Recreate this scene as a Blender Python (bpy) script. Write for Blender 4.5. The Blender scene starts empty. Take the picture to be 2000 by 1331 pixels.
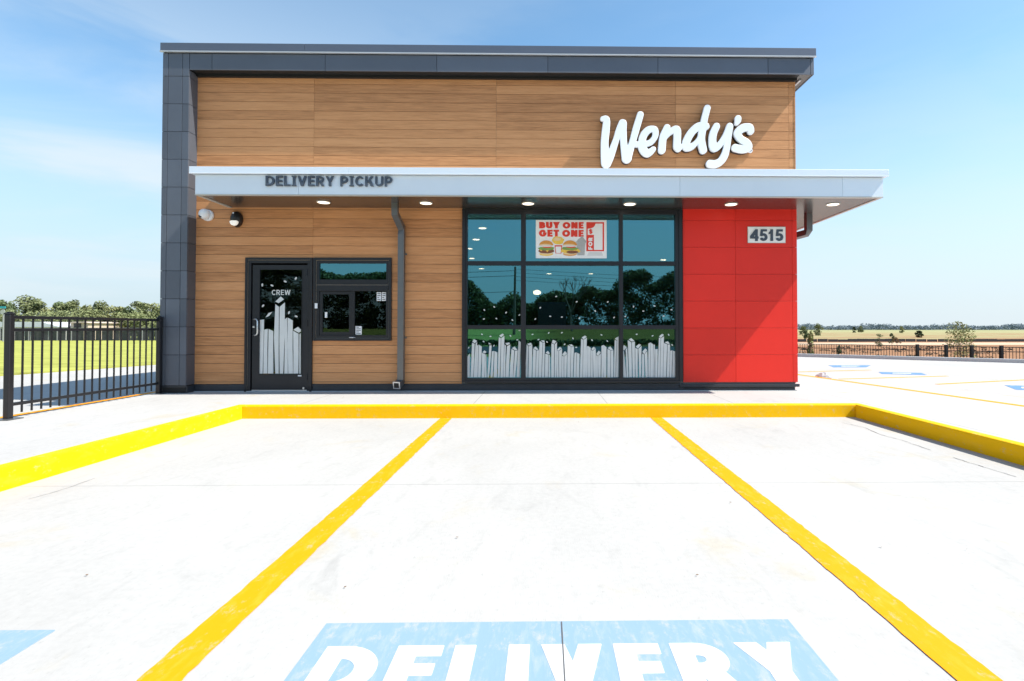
import bpy, math, random
import numpy as np
from mathutils import Vector, Matrix
random.seed(7)
S = bpy.context.scene
C = S.collection
R = math.radians
# ---------------------------------------------------------------- camera
F = 1050.0; PPX = 1082.0; PPY = 623.0; EYE = 1.2
cam = bpy.data.cameras.new('camera'); camo = bpy.data.objects.new('camera', cam); C.objects.link(camo)
camo.location = (0, 0, EYE); camo.rotation_euler = (math.pi/2+0.0165, 0, -0.0162)
cam.sensor_width = 36; cam.lens = 36*F/2000
cam.shift_x = -(PPX-1000)/2000; cam.shift_y = -(665.5-PPY)/2000
cam.clip_start = .05; cam.clip_end = 6000
S.camera = camo
CR = camo.rotation_euler.to_matrix()
def ray(px, py): return CR @ Vector(((px-PPX)/F, -(py-PPY)/F, -1))
def P(px, py, Y):                      # point of the upright plane at depth Y seen at a pixel -> x, z
    d = ray(px, py); k = Y/d.y; return d.x*k, EYE+d.z*k
def G(px, py, z=0.0):                  # point of the level plane z seen at a pixel -> x, y
    d = ray(px, py); k = (z-EYE)/d.z; return d.x*k, d.y*k
# ---------------------------------------------------------------- world, sun, exposure
SUN = Vector((-.80, .165, -1)).normalized()          # direction the light travels
elev = math.asin(-SUN.z); to_sun = -SUN
W = bpy.data.worlds.new('World'); S.world = W; W.use_nodes = True
nt = W.node_tree; nt.nodes.clear()
def N(t, typ, **k):
    n = t.nodes.new(typ)
    for a, v in k.items(): setattr(n, a, v)
    return n
out = N(nt, 'ShaderNodeOutputWorld'); bg = N(nt, 'ShaderNodeBackground'); bg.inputs[1].default_value = .135
sky = N(nt, 'ShaderNodeTexSky', sky_type='NISHITA', sun_disc=False, sun_elevation=elev,
        sun_rotation=math.atan2(to_sun.x, to_sun.y), air_density=1.0, dust_density=.45, ozone_density=1.6, altitude=300)
tc = N(nt, 'ShaderNodeTexCoord'); mp = N(nt, 'ShaderNodeMapping')
mp.inputs['Rotation'].default_value = (0, R(-24), 0); mp.inputs['Scale'].default_value = (2.2, 2.2, 8.5)
n1 = N(nt, 'ShaderNodeTexNoise'); n1.inputs['Scale'].default_value = 1.0; n1.inputs['Detail'].default_value = 9
n1.inputs['Roughness'].default_value = .55; n1.inputs['Distortion'].default_value = .5
mr = N(nt, 'ShaderNodeMapRange'); mr.inputs[1].default_value = .35; mr.inputs[2].default_value = .62
mr.interpolation_type = 'SMOOTHSTEP'
sp = N(nt, 'ShaderNodeSeparateXYZ'); ms = N(nt, 'ShaderNodeMapRange'); ms.interpolation_type = 'SMOOTHSTEP'
ms.inputs[1].default_value = .5; ms.inputs[2].default_value = -.45; ms.inputs[3].default_value = .25; ms.inputs[4].default_value = 1
mz = N(nt, 'ShaderNodeMapRange'); mz.interpolation_type = 'SMOOTHSTEP'
mz.inputs[1].default_value = .55; mz.inputs[2].default_value = .12; mz.inputs[3].default_value = .15; mz.inputs[4].default_value = .95
m1 = N(nt, 'ShaderNodeMath', operation='MULTIPLY'); m2 = N(nt, 'ShaderNodeMath', operation='MULTIPLY')
mix = N(nt, 'ShaderNodeMix', data_type='RGBA'); mix.inputs[7].default_value = (3.9, 4.4, 4.7, 1)
L = nt.links.new
L(tc.outputs['Generated'], mp.inputs[0]); L(mp.outputs[0], n1.inputs[0]); L(n1.outputs[0], mr.inputs[0])
L(tc.outputs['Generated'], sp.inputs[0]); L(sp.outputs[0], ms.inputs[0]); L(sp.outputs[2], mz.inputs[0])
L(mr.outputs[0], m1.inputs[0]); L(ms.outputs[0], m1.inputs[1]); L(m1.outputs[0], m2.inputs[0]); L(mz.outputs[0], m2.inputs[1])
hz = N(nt, 'ShaderNodeMapRange'); hz.interpolation_type = 'SMOOTHSTEP'
hz.inputs[1].default_value = .42; hz.inputs[2].default_value = .0; hz.inputs[3].default_value = 0; hz.inputs[4].default_value = .93; L(sp.outputs[2], hz.inputs[0])
hs = N(nt, 'ShaderNodeHueSaturation'); hs.inputs['Hue'].default_value = .488; hs.inputs['Saturation'].default_value = 1.10; hs.inputs['Value'].default_value = 1.17; L(sky.outputs[0], hs.inputs['Color'])
hm = N(nt, 'ShaderNodeMix', data_type='RGBA'); L(hz.outputs[0], hm.inputs[0]); L(hs.outputs[0], hm.inputs[6])
hc = N(nt, 'ShaderNodeMapRange'); hc.inputs[1].default_value = -.6; hc.inputs[2].default_value = .7; L(sp.outputs[0], hc.inputs[0])
hx_ = N(nt, 'ShaderNodeMix', data_type='RGBA'); hx_.inputs[6].default_value = (2.9, 3.6, 4.1, 1); hx_.inputs[7].default_value = (3.5, 4.1, 4.5, 1); L(hc.outputs[0], hx_.inputs[0]); L(hx_.outputs[2], hm.inputs[7])
L(m2.outputs[0], mix.inputs[0]); L(hm.outputs[2], mix.inputs[6]); L(mix.outputs[2], bg.inputs[0]); L(bg.outputs[0], out.inputs[0])
sl = bpy.data.lights.new('sun', 'SUN'); sl.energy = 5.0; sl.angle = R(.5); sl.color = (1, .955, .88)
so = bpy.data.objects.new('sun', sl); C.objects.link(so); so.rotation_euler = SUN.to_track_quat('-Z', 'Y').to_euler()
so.location = (12, -4, 15)
S.view_settings.view_transform = 'Standard'; S.view_settings.look = 'None'; S.view_settings.gamma = 1
S.view_settings.exposure = .62
S.render.engine = 'CYCLES'
# ---------------------------------------------------------------- helpers
def tag(o, label=None, cat=None, group=None, kind=None):
    if label: o['label'] = label
    if cat: o['category'] = cat
    if group: o['group'] = group
    if kind: o['kind'] = kind
    return o
def empty(name, loc, label, cat, group=None, kind=None):
    o = bpy.data.objects.new(name, None); C.objects.link(o); o.location = loc; o.empty_display_size = .2
    return tag(o, label, cat, group, kind)
class MB:
    def __init__(s): s.v = []; s.f = []; s.m = []; s.c = []
    def face(s, pts, mi=0, col=.5):
        b = len(s.v); s.v += [tuple(p) for p in pts]; s.f.append(tuple(range(b, b+len(pts)))); s.m.append(mi); s.c.append(col)
    def box(s, x0, x1, y0, y1, z0, z1, mi=0, col=.5):
        if x0 > x1: x0, x1 = x1, x0
        if y0 > y1: y0, y1 = y1, y0
        if z0 > z1: z0, z1 = z1, z0
        b = len(s.v)
        s.v += [(x0,y0,z0),(x1,y0,z0),(x1,y1,z0),(x0,y1,z0),(x0,y0,z1),(x1,y0,z1),(x1,y1,z1),(x0,y1,z1)]
        for q in ((0,3,2,1),(4,5,6,7),(0,1,5,4),(1,2,6,5),(2,3,7,6),(3,0,4,7)):
            s.f.append(tuple(b+i for i in q)); s.m.append(mi); s.c.append(col)
        return s
    def prism(s, pts, z0, z1, mi=0):           # polygon in x,y (counter-clockwise) between heights
        n = len(pts); b = len(s.v)
        s.v += [(p[0], p[1], z0) for p in pts]+[(p[0], p[1], z1) for p in pts]
        s.f.append(tuple(b+n+i for i in range(n))); s.f.append(tuple(b+i for i in reversed(range(n))))
        for i in range(n):
            j = (i+1) % n; s.f.append((b+i, b+j, b+n+j, b+n+i))
        s.m += [mi]*(n+2); s.c += [.5]*(n+2); return s
    def plate(s, pts, y0, y1, mi=0, col=.5):           # polygon in x,z given a thickness y0 (front) to y1 (back)
        n = len(pts); b = len(s.v)
        s.v += [(p[0], y0, p[1]) for p in pts]+[(p[0], y1, p[1]) for p in pts]
        s.f.append(tuple(b+i for i in range(n))); s.f.append(tuple(b+n+i for i in reversed(range(n))))
        for i in range(n):
            j = (i+1) % n; s.f.append((b+i, b+n+i, b+n+j, b+j))
        s.m += [mi]*(n+2); s.c += [col]*(n+2); return s
    def tube(s, pts, rad, seg=8, mi=0, square=False, cap=True):
        pts = [Vector(p) for p in pts]; rings = []
        if not hasattr(rad, '__len__'): rad = [rad]*len(pts)
        if square: seg = 4
        for i, p in enumerate(pts):
            d = (pts[min(i+1, len(pts)-1)]-pts[max(i-1, 0)]).normalized()
            up = Vector((1, 0, 0)) if abs(d.x) < .9 else Vector((0, 1, 0))
            a = d.cross(up).normalized(); bb = d.cross(a).normalized()
            b0 = len(s.v)
            for k in range(seg):
                t = 2*math.pi*(k+(.5 if square else 0))/seg
                rr = rad[i]*(1.4142 if square else 1)
                s.v.append(tuple(p+a*math.cos(t)*rr+bb*math.sin(t)*rr))
            rings.append(b0)
        for i in range(len(rings)-1):
            for k in range(seg):
                k2 = (k+1) % seg
                s.f.append((rings[i]+k, rings[i]+k2, rings[i+1]+k2, rings[i+1]+k)); s.m.append(mi); s.c.append(.5)
        if cap:
            s.f.append(tuple(rings[0]+k for k in reversed(range(seg)))); s.f.append(tuple(rings[-1]+k for k in range(seg)))
            s.m += [mi]*2; s.c += [.5]*2
        return s
    def revolve(s, c, prof, axis='z', seg=20, mi=0, sx=1, sy=1):   # prof: list of (radius, height along axis)
        base = []
        for r, h in prof:
            b0 = len(s.v); base.append(b0)
            for k in range(seg):
                t = 2*math.pi*k/seg; a, b = r*math.cos(t)*sx, r*math.sin(t)*sy
                s.v.append((c[0]+a, c[1]+b, c[2]+h) if axis == 'z' else (c[0]+a, c[1]+h, c[2]+b))
        for i in range(len(base)-1):
            for k in range(seg):
                k2 = (k+1) % seg; s.f.append((base[i]+k, base[i]+k2, base[i+1]+k2, base[i+1]+k)); s.m.append(mi); s.c.append(.5)
        s.f.append(tuple(base[0]+k for k in reversed(range(seg)))); s.f.append(tuple(base[-1]+k for k in range(seg)))
        s.m += [mi]*2; s.c += [.5]*2
        return s
    def build(s, name, mats, parent=None, smooth=False, bevel=0, fixn=True):
        me = bpy.data.meshes.new(name); me.from_pydata(s.v, [], s.f)
        if not isinstance(mats, (list, tuple)): mats = [mats]
        for m in mats: me.materials.append(m)
        me.polygons.foreach_set('material_index', s.m)
        if smooth: me.polygons.foreach_set('use_smooth', [True]*len(s.f))
        at = me.attributes.new('tone', 'FLOAT', 'FACE'); at.data.foreach_set('value', s.c)
        me.update()
        if fixn:
            import bmesh
            bm = bmesh.new(); bm.from_mesh(me); bmesh.ops.recalc_face_normals(bm, faces=bm.faces); bm.to_mesh(me); bm.free()
        o = bpy.data.objects.new(name, me); C.objects.link(o)
        if parent:
            o.parent = parent; o.location = -world_loc(parent)
        if bevel:
            b = o.modifiers.new('b', 'BEVEL'); b.width = bevel; b.segments = 2; b.limit_method = 'ANGLE'; b.angle_limit = R(40)
        return o
def world_loc(o):
    v = Vector((0, 0, 0))
    while o: v += o.location; o = o.parent
    return v
# keep every child's own origin at the world origin of the scene: parents that are meshes sit at (0,0,0)
# ---------------------------------------------------------------- materials
def mat(name, col, rough=.6, metal=0, spec=.5, var=0, vscale=4, bump=0, bscale=60, stretch=(1, 1, 1), tone=0, emit=None, coat=0, vdetail=6):
    m = bpy.data.materials.new(name); m.use_nodes = True; t = m.node_tree; p = t.nodes['Principled BSDF']; l = t.links.new
    p.inputs['Roughness'].default_value = rough; p.inputs['Metallic'].default_value = metal
    p.inputs['Specular IOR Level'].default_value = spec; p.inputs['Coat Weight'].default_value = coat
    p.inputs['Base Color'].default_value = (*col, 1)
    if var or bump or tone:
        g = N(t, 'ShaderNodeNewGeometry'); mpp = N(t, 'ShaderNodeMapping'); mpp.inputs['Scale'].default_value = stretch
        l(g.outputs['Position'], mpp.inputs[0])
    src = None
    if var:
        n = N(t, 'ShaderNodeTexNoise'); n.inputs['Scale'].default_value = vscale; n.inputs['Detail'].default_value = vdetail
        n.inputs['Roughness'].default_value = .65
        l(mpp.outputs[0], n.inputs[0])
        r = N(t, 'ShaderNodeMapRange'); r.inputs[1].default_value = .28; r.inputs[2].default_value = .72
        r.inputs[3].default_value = 1-var; r.inputs[4].default_value = 1+var; l(n.outputs[0], r.inputs[0]); src = r.outputs[0]
    if tone:
        a = N(t, 'ShaderNodeAttribute'); a.attribute_name = 'tone'
        r2 = N(t, 'ShaderNodeMapRange'); r2.inputs[3].default_value = 1-tone; r2.inputs[4].default_value = 1+tone
        l(a.outputs['Fac'], r2.inputs[0])
        if src:
            mm = N(t, 'ShaderNodeMath', operation='MULTIPLY'); l(src, mm.inputs[0]); l(r2.outputs[0], mm.inputs[1]); src = mm.outputs[0]
        else: src = r2.outputs[0]
    if src:
        v = N(t, 'ShaderNodeVectorMath', operation='SCALE'); v.inputs[0].default_value = col; l(src, v.inputs['Scale'])
        l(v.outputs[0], p.inputs['Base Color'])
    if bump:
        n = N(t, 'ShaderNodeTexNoise'); n.inputs['Scale'].default_value = bscale; n.inputs['Detail'].default_value = 5
        l(mpp.outputs[0], n.inputs[0]); b = N(t, 'ShaderNodeBump'); b.inputs['Strength'].default_value = bump; b.inputs['Distance'].default_value = .01
        l(n.outputs[0], b.inputs['Height']); l(b.outputs[0], p.inputs['Normal'])
    if emit:
        p.inputs['Emission Color'].default_value = (*emit[0], 1); p.inputs['Emission Strength'].default_value = emit[1]
    return m
def ramp(t, src, stops):
    r = N(t, 'ShaderNodeValToRGB'); e = r.color_ramp.elements
    while len(e) < len(stops): e.new(.5)
    for i, (p, c) in enumerate(stops): e[i].position = p; e[i].color = (*c, 1)
    t.links.new(src, r.inputs[0]); return r.outputs[0]
def m_wood():
    m = bpy.data.materials.new('wood_cladding'); m.use_nodes = True; t = m.node_tree; p = t.nodes['Principled BSDF']; l = t.links.new
    g = N(t, 'ShaderNodeNewGeometry'); a = N(t, 'ShaderNodeAttribute'); a.attribute_name = 'tone'
    off = N(t, 'ShaderNodeCombineXYZ'); mu = N(t, 'ShaderNodeMath', operation='MULTIPLY'); mu.inputs[1].default_value = 37
    l(a.outputs['Fac'], mu.inputs[0]); l(mu.outputs[0], off.inputs[0]); l(mu.outputs[0], off.inputs[1])
    ad = N(t, 'ShaderNodeVectorMath', operation='ADD'); l(g.outputs['Position'], ad.inputs[0]); l(off.outputs[0], ad.inputs[1])
    mp1 = N(t, 'ShaderNodeMapping'); mp1.inputs['Scale'].default_value = (2.6, 2.6, 44)
    mp2 = N(t, 'ShaderNodeMapping'); mp2.inputs['Scale'].default_value = (7, 7, 150)
    mp3 = N(t, 'ShaderNodeMapping'); mp3.inputs['Scale'].default_value = (1.3, 1.3, 7)
    ns = []
    for mp_, d in ((mp1, 5), (mp2, 4), (mp3, 2)):
        l(ad.outputs[0], mp_.inputs[0]); n = N(t, 'ShaderNodeTexNoise'); n.inputs['Scale'].default_value = 1; n.inputs['Detail'].default_value = d
        n.inputs['Distortion'].default_value = .6; l(mp_.outputs[0], n.inputs[0]); ns.append(n.outputs[0])
    s1 = N(t, 'ShaderNodeMath', operation='MULTIPLY_ADD'); s1.inputs[1].default_value = .55; l(ns[0], s1.inputs[0])
    s2 = N(t, 'ShaderNodeMath', operation='MULTIPLY'); s2.inputs[1].default_value = .3; l(ns[1], s2.inputs[0]); l(s2.outputs[0], s1.inputs[2])
    s3 = N(t, 'ShaderNodeMath', operation='MULTIPLY_ADD'); s3.inputs[1].default_value = .25; l(ns[2], s3.inputs[0]); l(s1.outputs[0], s3.inputs[2])
    s4 = N(t, 'ShaderNodeMath', operation='MULTIPLY_ADD'); s4.inputs[1].default_value = .23; l(a.outputs['Fac'], s4.inputs[0]); l(s3.outputs[0], s4.inputs[2])
    c = ramp(t, s4.outputs[0], [(.42, (.36, .155, .058)), (.54, (.45, .205, .084)), (.66, (.55, .255, .105)), (.86, (.64, .31, .135))])
    l(c, p.inputs['Base Color']); p.inputs['Roughness'].default_value = .5; p.inputs['Specular IOR Level'].default_value = .3
    b = N(t, 'ShaderNodeBump'); b.inputs['Strength'].default_value = .15; b.inputs['Distance'].default_value = .003; l(ns[1], b.inputs['Height']); l(b.outputs[0], p.inputs['Normal'])
    return m
def m_concrete(name, base, xj, yj, stain=.08, jw=.005):
    """poured concrete: broom streaks, faint stains, dark saw-cut joints at the given x and y"""
    m = bpy.data.materials.new(name); m.use_nodes = True; t = m.node_tree; p = t.nodes['Principled BSDF']; l = t.links.new
    g = N(t, 'ShaderNodeNewGeometry'); sx = N(t, 'ShaderNodeSeparateXYZ'); l(g.outputs['Position'], sx.inputs[0])
    def noise(sc, det, stretch=(1, 1, 1), dist=0, rz=0):
        q = N(t, 'ShaderNodeMapping'); q.inputs['Scale'].default_value = stretch; q.inputs['Rotation'].default_value = (0, 0, rz)
        l(g.outputs['Position'], q.inputs[0]); n = N(t, 'ShaderNodeTexNoise')
        n.inputs['Scale'].default_value = sc; n.inputs['Detail'].default_value = det; n.inputs['Distortion'].default_value = dist; n.inputs['Roughness'].default_value = .65
        l(q.outputs[0], n.inputs[0]); return n.outputs[0]
    def rng(src, a, b, c, d):
        r = N(t, 'ShaderNodeMapRange'); r.interpolation_type = 'SMOOTHSTEP'
        for i, v in enumerate((a, b, c, d)): r.inputs[i+1].default_value = v
        l(src, r.inputs[0]); return r.outputs[0]
    def mul(a, b):
        r = N(t, 'ShaderNodeMath', operation='MULTIPLY'); l(a, r.inputs[0]); l(b, r.inputs[1]); return r.outputs[0]
    v = rng(noise(.55, 6, (1, .7, 1), .4), .35, .7, 1+stain*.4, 1-stain)
    v = mul(v, rng(noise(1.0, 8, (11, 3.2, 1), .5, .55), .50, .78, 1.0, 1-stain*1.3))
    v = mul(v, rng(noise(60, 4, (1, .45, 1), 0, .4), .60, .72, 1.0, 1-stain*2.2))
    v = mul(v, rng(noise(26, 5), .35, .75, 1.02, .95))
    v = mul(v, rng(noise(.9, 7, (2.2, 1, 1), 1.2, -.5), .56, .74, 1.0, 1-stain*1.6))
    v = mul(v, rng(noise(9, 3, (1, .6, 1)),   .74, .79, 1.0, .7))
    for axis, lst in ((0, xj), (1, yj)):
        for x0 in lst:
            s1 = N(t, 'ShaderNodeMath', operation='SUBTRACT'); l(sx.outputs[axis], s1.inputs[0]); s1.inputs[1].default_value = x0
            s2 = N(t, 'ShaderNodeMath', operation='ABSOLUTE'); l(s1.outputs[0], s2.inputs[0])
            v = mul(v, rng(s2.outputs[0], jw*.4, jw*1.2, .5, 1))
    warm = rng(noise(1.4, 6, (1, .8, 1), .5), .56, .72, 0, 1)
    mx = N(t, 'ShaderNodeMix', data_type='RGBA'); mx.inputs[6].default_value = (*base, 1); mx.inputs[7].default_value = (base[0], base[1]*.94, base[2]*.82, 1)
    l(warm, mx.inputs[0])
    sc = N(t, 'ShaderNodeVectorMath', operation='SCALE'); l(mx.outputs[2], sc.inputs[0]); l(v, sc.inputs['Scale']); l(sc.outputs[0], p.inputs['Base Color'])
    p.inputs['Roughness'].default_value = .85; p.inputs['Specular IOR Level'].default_value = .25
    b = N(t, 'ShaderNodeBump'); b.inputs['Strength'].default_value = .25; b.inputs['Distance'].default_value = .004
    l(noise(1, 6, (160, 22, 20), 0, .1), b.inputs['Height']); l(b.outputs[0], p.inputs['Normal'])
    return m
def m_paint(name, col, wear, worn):
    m = bpy.data.materials.new(name); m.use_nodes = True; t = m.node_tree; p = t.nodes['Principled BSDF']; l = t.links.new
    g = N(t, 'ShaderNodeNewGeometry'); q = N(t, 'ShaderNodeMapping'); q.inputs['Scale'].default_value = (12, 3, 8); l(g.outputs['Position'], q.inputs[0])
    n = N(t, 'ShaderNodeTexNoise'); n.inputs['Scale'].default_value = 1.6; n.inputs['Detail'].default_value = 8; n.inputs['Roughness'].default_value = .7; l(q.outputs[0], n.inputs[0])
    r = N(t, 'ShaderNodeMapRange'); r.inputs[1].default_value = .5; r.inputs[2].default_value = .72; r.inputs[4].default_value = wear; l(n.outputs[0], r.inputs[0])
    mx = N(t, 'ShaderNodeMix', data_type='RGBA'); mx.inputs[6].default_value = (*col, 1); mx.inputs[7].default_value = (*worn, 1)
    q2 = N(t, 'ShaderNodeMapping'); q2.inputs['Scale'].default_value = (1, .5, 1); l(g.outputs['Position'], q2.inputs[0])
    n3 = N(t, 'ShaderNodeTexNoise'); n3.inputs['Scale'].default_value = 15; n3.inputs['Detail'].default_value = 9; n3.inputs['Roughness'].default_value = .8; l(q2.outputs[0], n3.inputs[0])
    r3 = N(t, 'ShaderNodeMapRange'); r3.inputs[1].default_value = .60-wear*.07; r3.inputs[2].default_value = .70; r3.inputs[4].default_value = .35+wear*.5; l(n3.outputs[0], r3.inputs[0])
    mx3 = N(t, 'ShaderNodeMix', data_type='RGBA'); l(mx.outputs[2], mx3.inputs[6]); mx3.inputs[7].default_value = (.46, .44, .40, 1); l(r3.outputs[0], mx3.inputs[0])
    l(r.outputs[0], mx.inputs[0]); l(mx3.outputs[2], p.inputs['Base Color']); p.inputs['Roughness'].default_value = .7; p.inputs['Specular IOR Level'].default_value = .15
    b = N(t, 'ShaderNodeBump'); b.inputs['Strength'].default_value = .3; b.inputs['Distance'].default_value = .004; l(n.outputs[0], b.inputs['Height']); l(b.outputs[0], p.inputs['Normal'])
    return m
def m_glass(name, tint, refl, trans):
    m = bpy.data.materials.new(name); m.use_nodes = True; t = m.node_tree; t.nodes.clear(); l = t.links.new
    o = N(t, 'ShaderNodeOutputMaterial'); mx = N(t, 'ShaderNodeMixShader'); gl = N(t, 'ShaderNodeBsdfGlossy'); tr = N(t, 'ShaderNodeBsdfTransparent')
    gl.inputs['Color'].default_value = (*tint, 1); gl.inputs['Roughness'].default_value = .0; tr.inputs['Color'].default_value = (*trans, 1)
    fr = N(t, 'ShaderNodeFresnel'); fr.inputs[0].default_value = 1.5
    ma = N(t, 'ShaderNodeMath', operation='ADD'); ma.inputs[1].default_value = refl; ma.use_clamp = True; l(fr.outputs[0], ma.inputs[0])
    l(ma.outputs[0], mx.inputs[0]); l(tr.outputs[0], mx.inputs[1]); l(gl.outputs[0], mx.inputs[2]); l(mx.outputs[0], o.inputs[0])
    return m
def m_terrain():
    m = bpy.data.materials.new('open_ground'); m.use_nodes = True; t = m.node_tree; p = t.nodes['Principled BSDF']; l = t.links.new
    g = N(t, 'ShaderNodeNewGeometry'); sx = N(t, 'ShaderNodeSeparateXYZ'); l(g.outputs['Position'], sx.inputs[0])
    def noise(sc, det, stretch=(1, 1, 1)):
        q = N(t, 'ShaderNodeMapping'); q.inputs['Scale'].default_value = stretch; l(g.outputs['Position'], q.inputs[0])
        n = N(t, 'ShaderNodeTexNoise'); n.inputs['Scale'].default_value = sc; n.inputs['Detail'].default_value = det; n.inputs['Roughness'].default_value = .7; l(q.outputs[0], n.inputs[0]); return n.outputs[0]
    def rng(src, a, b, c=0, d=1):
        r = N(t, 'ShaderNodeMapRange'); r.interpolation_type = 'SMOOTHSTEP'
        for i, v in enumerate((a, b, c, d)): r.inputs[i+1].default_value = v
        l(src, r.inputs[0]); return r.outputs[0]
    def mixc(f, a, b):
        x = N(t, 'ShaderNodeMix', data_type='RGBA'); l(f, x.inputs[0])
        for i, c in ((6, a), (7, b)):
            if isinstance(c, tuple): x.inputs[i].default_value = (*c, 1)
            else: l(c, x.inputs[i])
        return x.outputs[2]
    def mul(a, b):
        r = N(t, 'ShaderNodeMath', operation='MULTIPLY'); l(a, r.inputs[0]); l(b, r.inputs[1]); return r.outputs[0]
    wob = N(t, 'ShaderNodeMath', operation='MULTIPLY_ADD'); wob.inputs[1].default_value = 26; l(noise(.06, 4), wob.inputs[0]); l(sx.outputs[1], wob.inputs[2])
    Yw = wob.outputs[0]; Y = sx.outputs[1]
    dirt = mixc(noise(.9, 8, (1, 1.5, 1)), (.25, .115, .052), (.38, .215, .12))
    dirt = mixc(mul(rng(noise(.5, 9, (1, 1.3, 1)), .5, .56), rng(sx.outputs[0], 30, 14)), dirt, (.045, .045, .05))    # burnt scrub and silt lies
    grass = mixc(noise(.35, 8, (1, .3, 1)), (.23, .25, .10), (.46, .40, .22))
    mixg = mixc(rng(noise(.16, 8, (.35, 1, 1)), .42, .56), dirt, grass)
    c = mixc(rng(Yw, 92, 130), dirt, mixg)
    c = mixc(rng(Yw, 130, 330), c, grass)
    c = mixc(rng(Yw, 330, 520), c, mixc(noise(.02, 5, (1, .4, 1)), (.20, .23, .10), (.36, .35, .20)))
    road = mul(rng(Y, 68, 69), rng(Y, 80, 79)); c = mixc(road, c, (.56, .41, .28))
    back = rng(Y, -3, -5); c = mixc(back, c, mixc(noise(.8, 7), (.11, .085, .018), (.18, .13, .03)))
    left = rng(sx.outputs[0], 2, -4); c = mixc(left, c, mixc(noise(.8, 7), (.20, .24, .06), (.34, .36, .10)))
    l(c, p.inputs['Base Color']); p.inputs['Roughness'].default_value = .95; p.inputs['Specular IOR Level'].default_value = .1
    b = N(t, 'ShaderNodeBump'); b.inputs['Strength'].default_value = .6; b.inputs['Distance'].default_value = .08; l(noise(3, 8), b.inputs['Height']); l(b.outputs[0], p.inputs['Normal'])
    return m
WOOD = m_wood()
DARK = mat('dark_grey_metal_panel', (.14, .155, .185), .55, .6, .5, var=.08, vscale=1.2, tone=.12)
COPE = mat('coping_metal', (.12, .14, .18), .4, .35, .5, var=.05, vscale=1)
TRIMW = mat('pale_metal_trim', (.55, .56, .57), .4, .3)
WHITEM = mat('white_metal_fascia', (.72, .80, .87), .32, .1, .5, var=.03, vscale=.8, tone=.03)
SOFF = mat('soffit_panel', (.15, .143, .135), .25, .75, .5, var=.03, vscale=.8)
SOFFT = mat('soffit_edge_trim', (.5, .5, .46), .4, .2)
BLACKM = mat('black_anodised_frame', (.018, .020, .025), .35, .3, .5, var=.1, vscale=3)
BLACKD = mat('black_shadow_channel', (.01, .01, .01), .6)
BASEM = mat('charcoal_base_flashing', (.035, .040, .048), .45, .2, .5, var=.15, vscale=5)
REDM = mat('red_panel', (.78, .030, .018), .42, .0, .3, var=.05, vscale=.9, tone=.05)
LETW = mat('white_letter_face', (.86, .88, .90), .35, 0, .5)
LETS = mat('dark_letter_return', (.03, .03, .035), .5)
LETG = mat('slate_letter', (.055, .075, .105), .45)
PIPE = mat('grey_downspout', (.16, .165, .17), .35, .6, .5, var=.05, vscale=3)
FENCE = mat('black_powder_coat', (.012, .012, .014), .32, .1, .5)
STEEL = mat('brushed_steel', (.7, .71, .72), .3, .9)
WHITEP = mat('white_plastic', (.78, .80, .82), .35)
BLACKP = mat('black_plastic', (.012, .012, .013), .3)
LENS = mat('frosted_lens', (.8, .8, .78), .3, emit=((1, .93, .8), .25))
LAMP = mat('lit_downlight', (.9, .9, .85), .4, emit=((1, .86, .66), 1.6))
INLAMP = mat('lit_interior_lamp', (.9, .9, .85), .4, emit=((1, .84, .66), 9.0))
GLASS = m_glass('teal_solar_glass', (.21, .62, .75), .30, (.50, .49, .44))
GLASSD = m_glass('clear_dark_glass', (.42, .62, .62), .03, (.45, .48, .47))
VINYL = mat('white_window_vinyl', (.66, .67, .65), .55, 0, .3, var=.04, vscale=9)
VINYLB = mat('white_window_vinyl_shaded', (.48, .53, .56), .55, 0, .3)
STICK = mat('white_sticker', (.75, .76, .78), .5)
INTW = mat('interior_wall', (.14, .15, .15), .8)
INTF = mat('interior_floor', (.10, .09, .08), .4)
INTC = mat('interior_ceiling', (.28, .29, .30), .8)
YEL = m_paint('yellow_kerb_paint', (.92, .50, .001), .45, (.86, .50, .04))
YELL = m_paint('yellow_line_paint', (.86, .315, .002), .55, (.74, .42, .05))
BLUE = m_paint('pale_blue_pavement_paint', (.235, .345, .435), 1.0, (.34, .40, .44))
BLUE2 = m_paint('blue_accessible_paint', (.11, .24, .46), .8, (.32, .38, .44))
WHPT = m_paint('white_pavement_paint', (.60, .60, .595), .6, (.52, .53, .53))
LOTM = m_concrete('parking_lot_concrete', (.452, .438, .412), [-9.4, 8.2], [4.15, 0.2, 12.5, 17.5], .065, .004)
WALKM = m_concrete('sidewalk_concrete', (.465, .452, .43), [P(948, 768, 8.75)[0], P(1166, 768, 8.75)[0], P(1372, 768, 8.75)[0], P(1585, 768, 8.75)[0], -3.3], [], .06, .005)
CURBM = mat('plain_kerb_concrete', (.42, .43, .43), .85, var=.1, vscale=3)
SLABM = mat('foundation_concrete', (.40, .42, .43), .8, var=.12, vscale=4)
TERR = m_terrain()
LAWNM = mat('lawn_grass', (.36, .37, .085), .95, 0, .1, var=.35, vscale=1.1, bump=1.0, bscale=18, stretch=(.5, 1.6, 1), vdetail=9)
ASPH = mat('asphalt', (.06, .062, .066), .85, var=.15, vscale=2)
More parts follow.
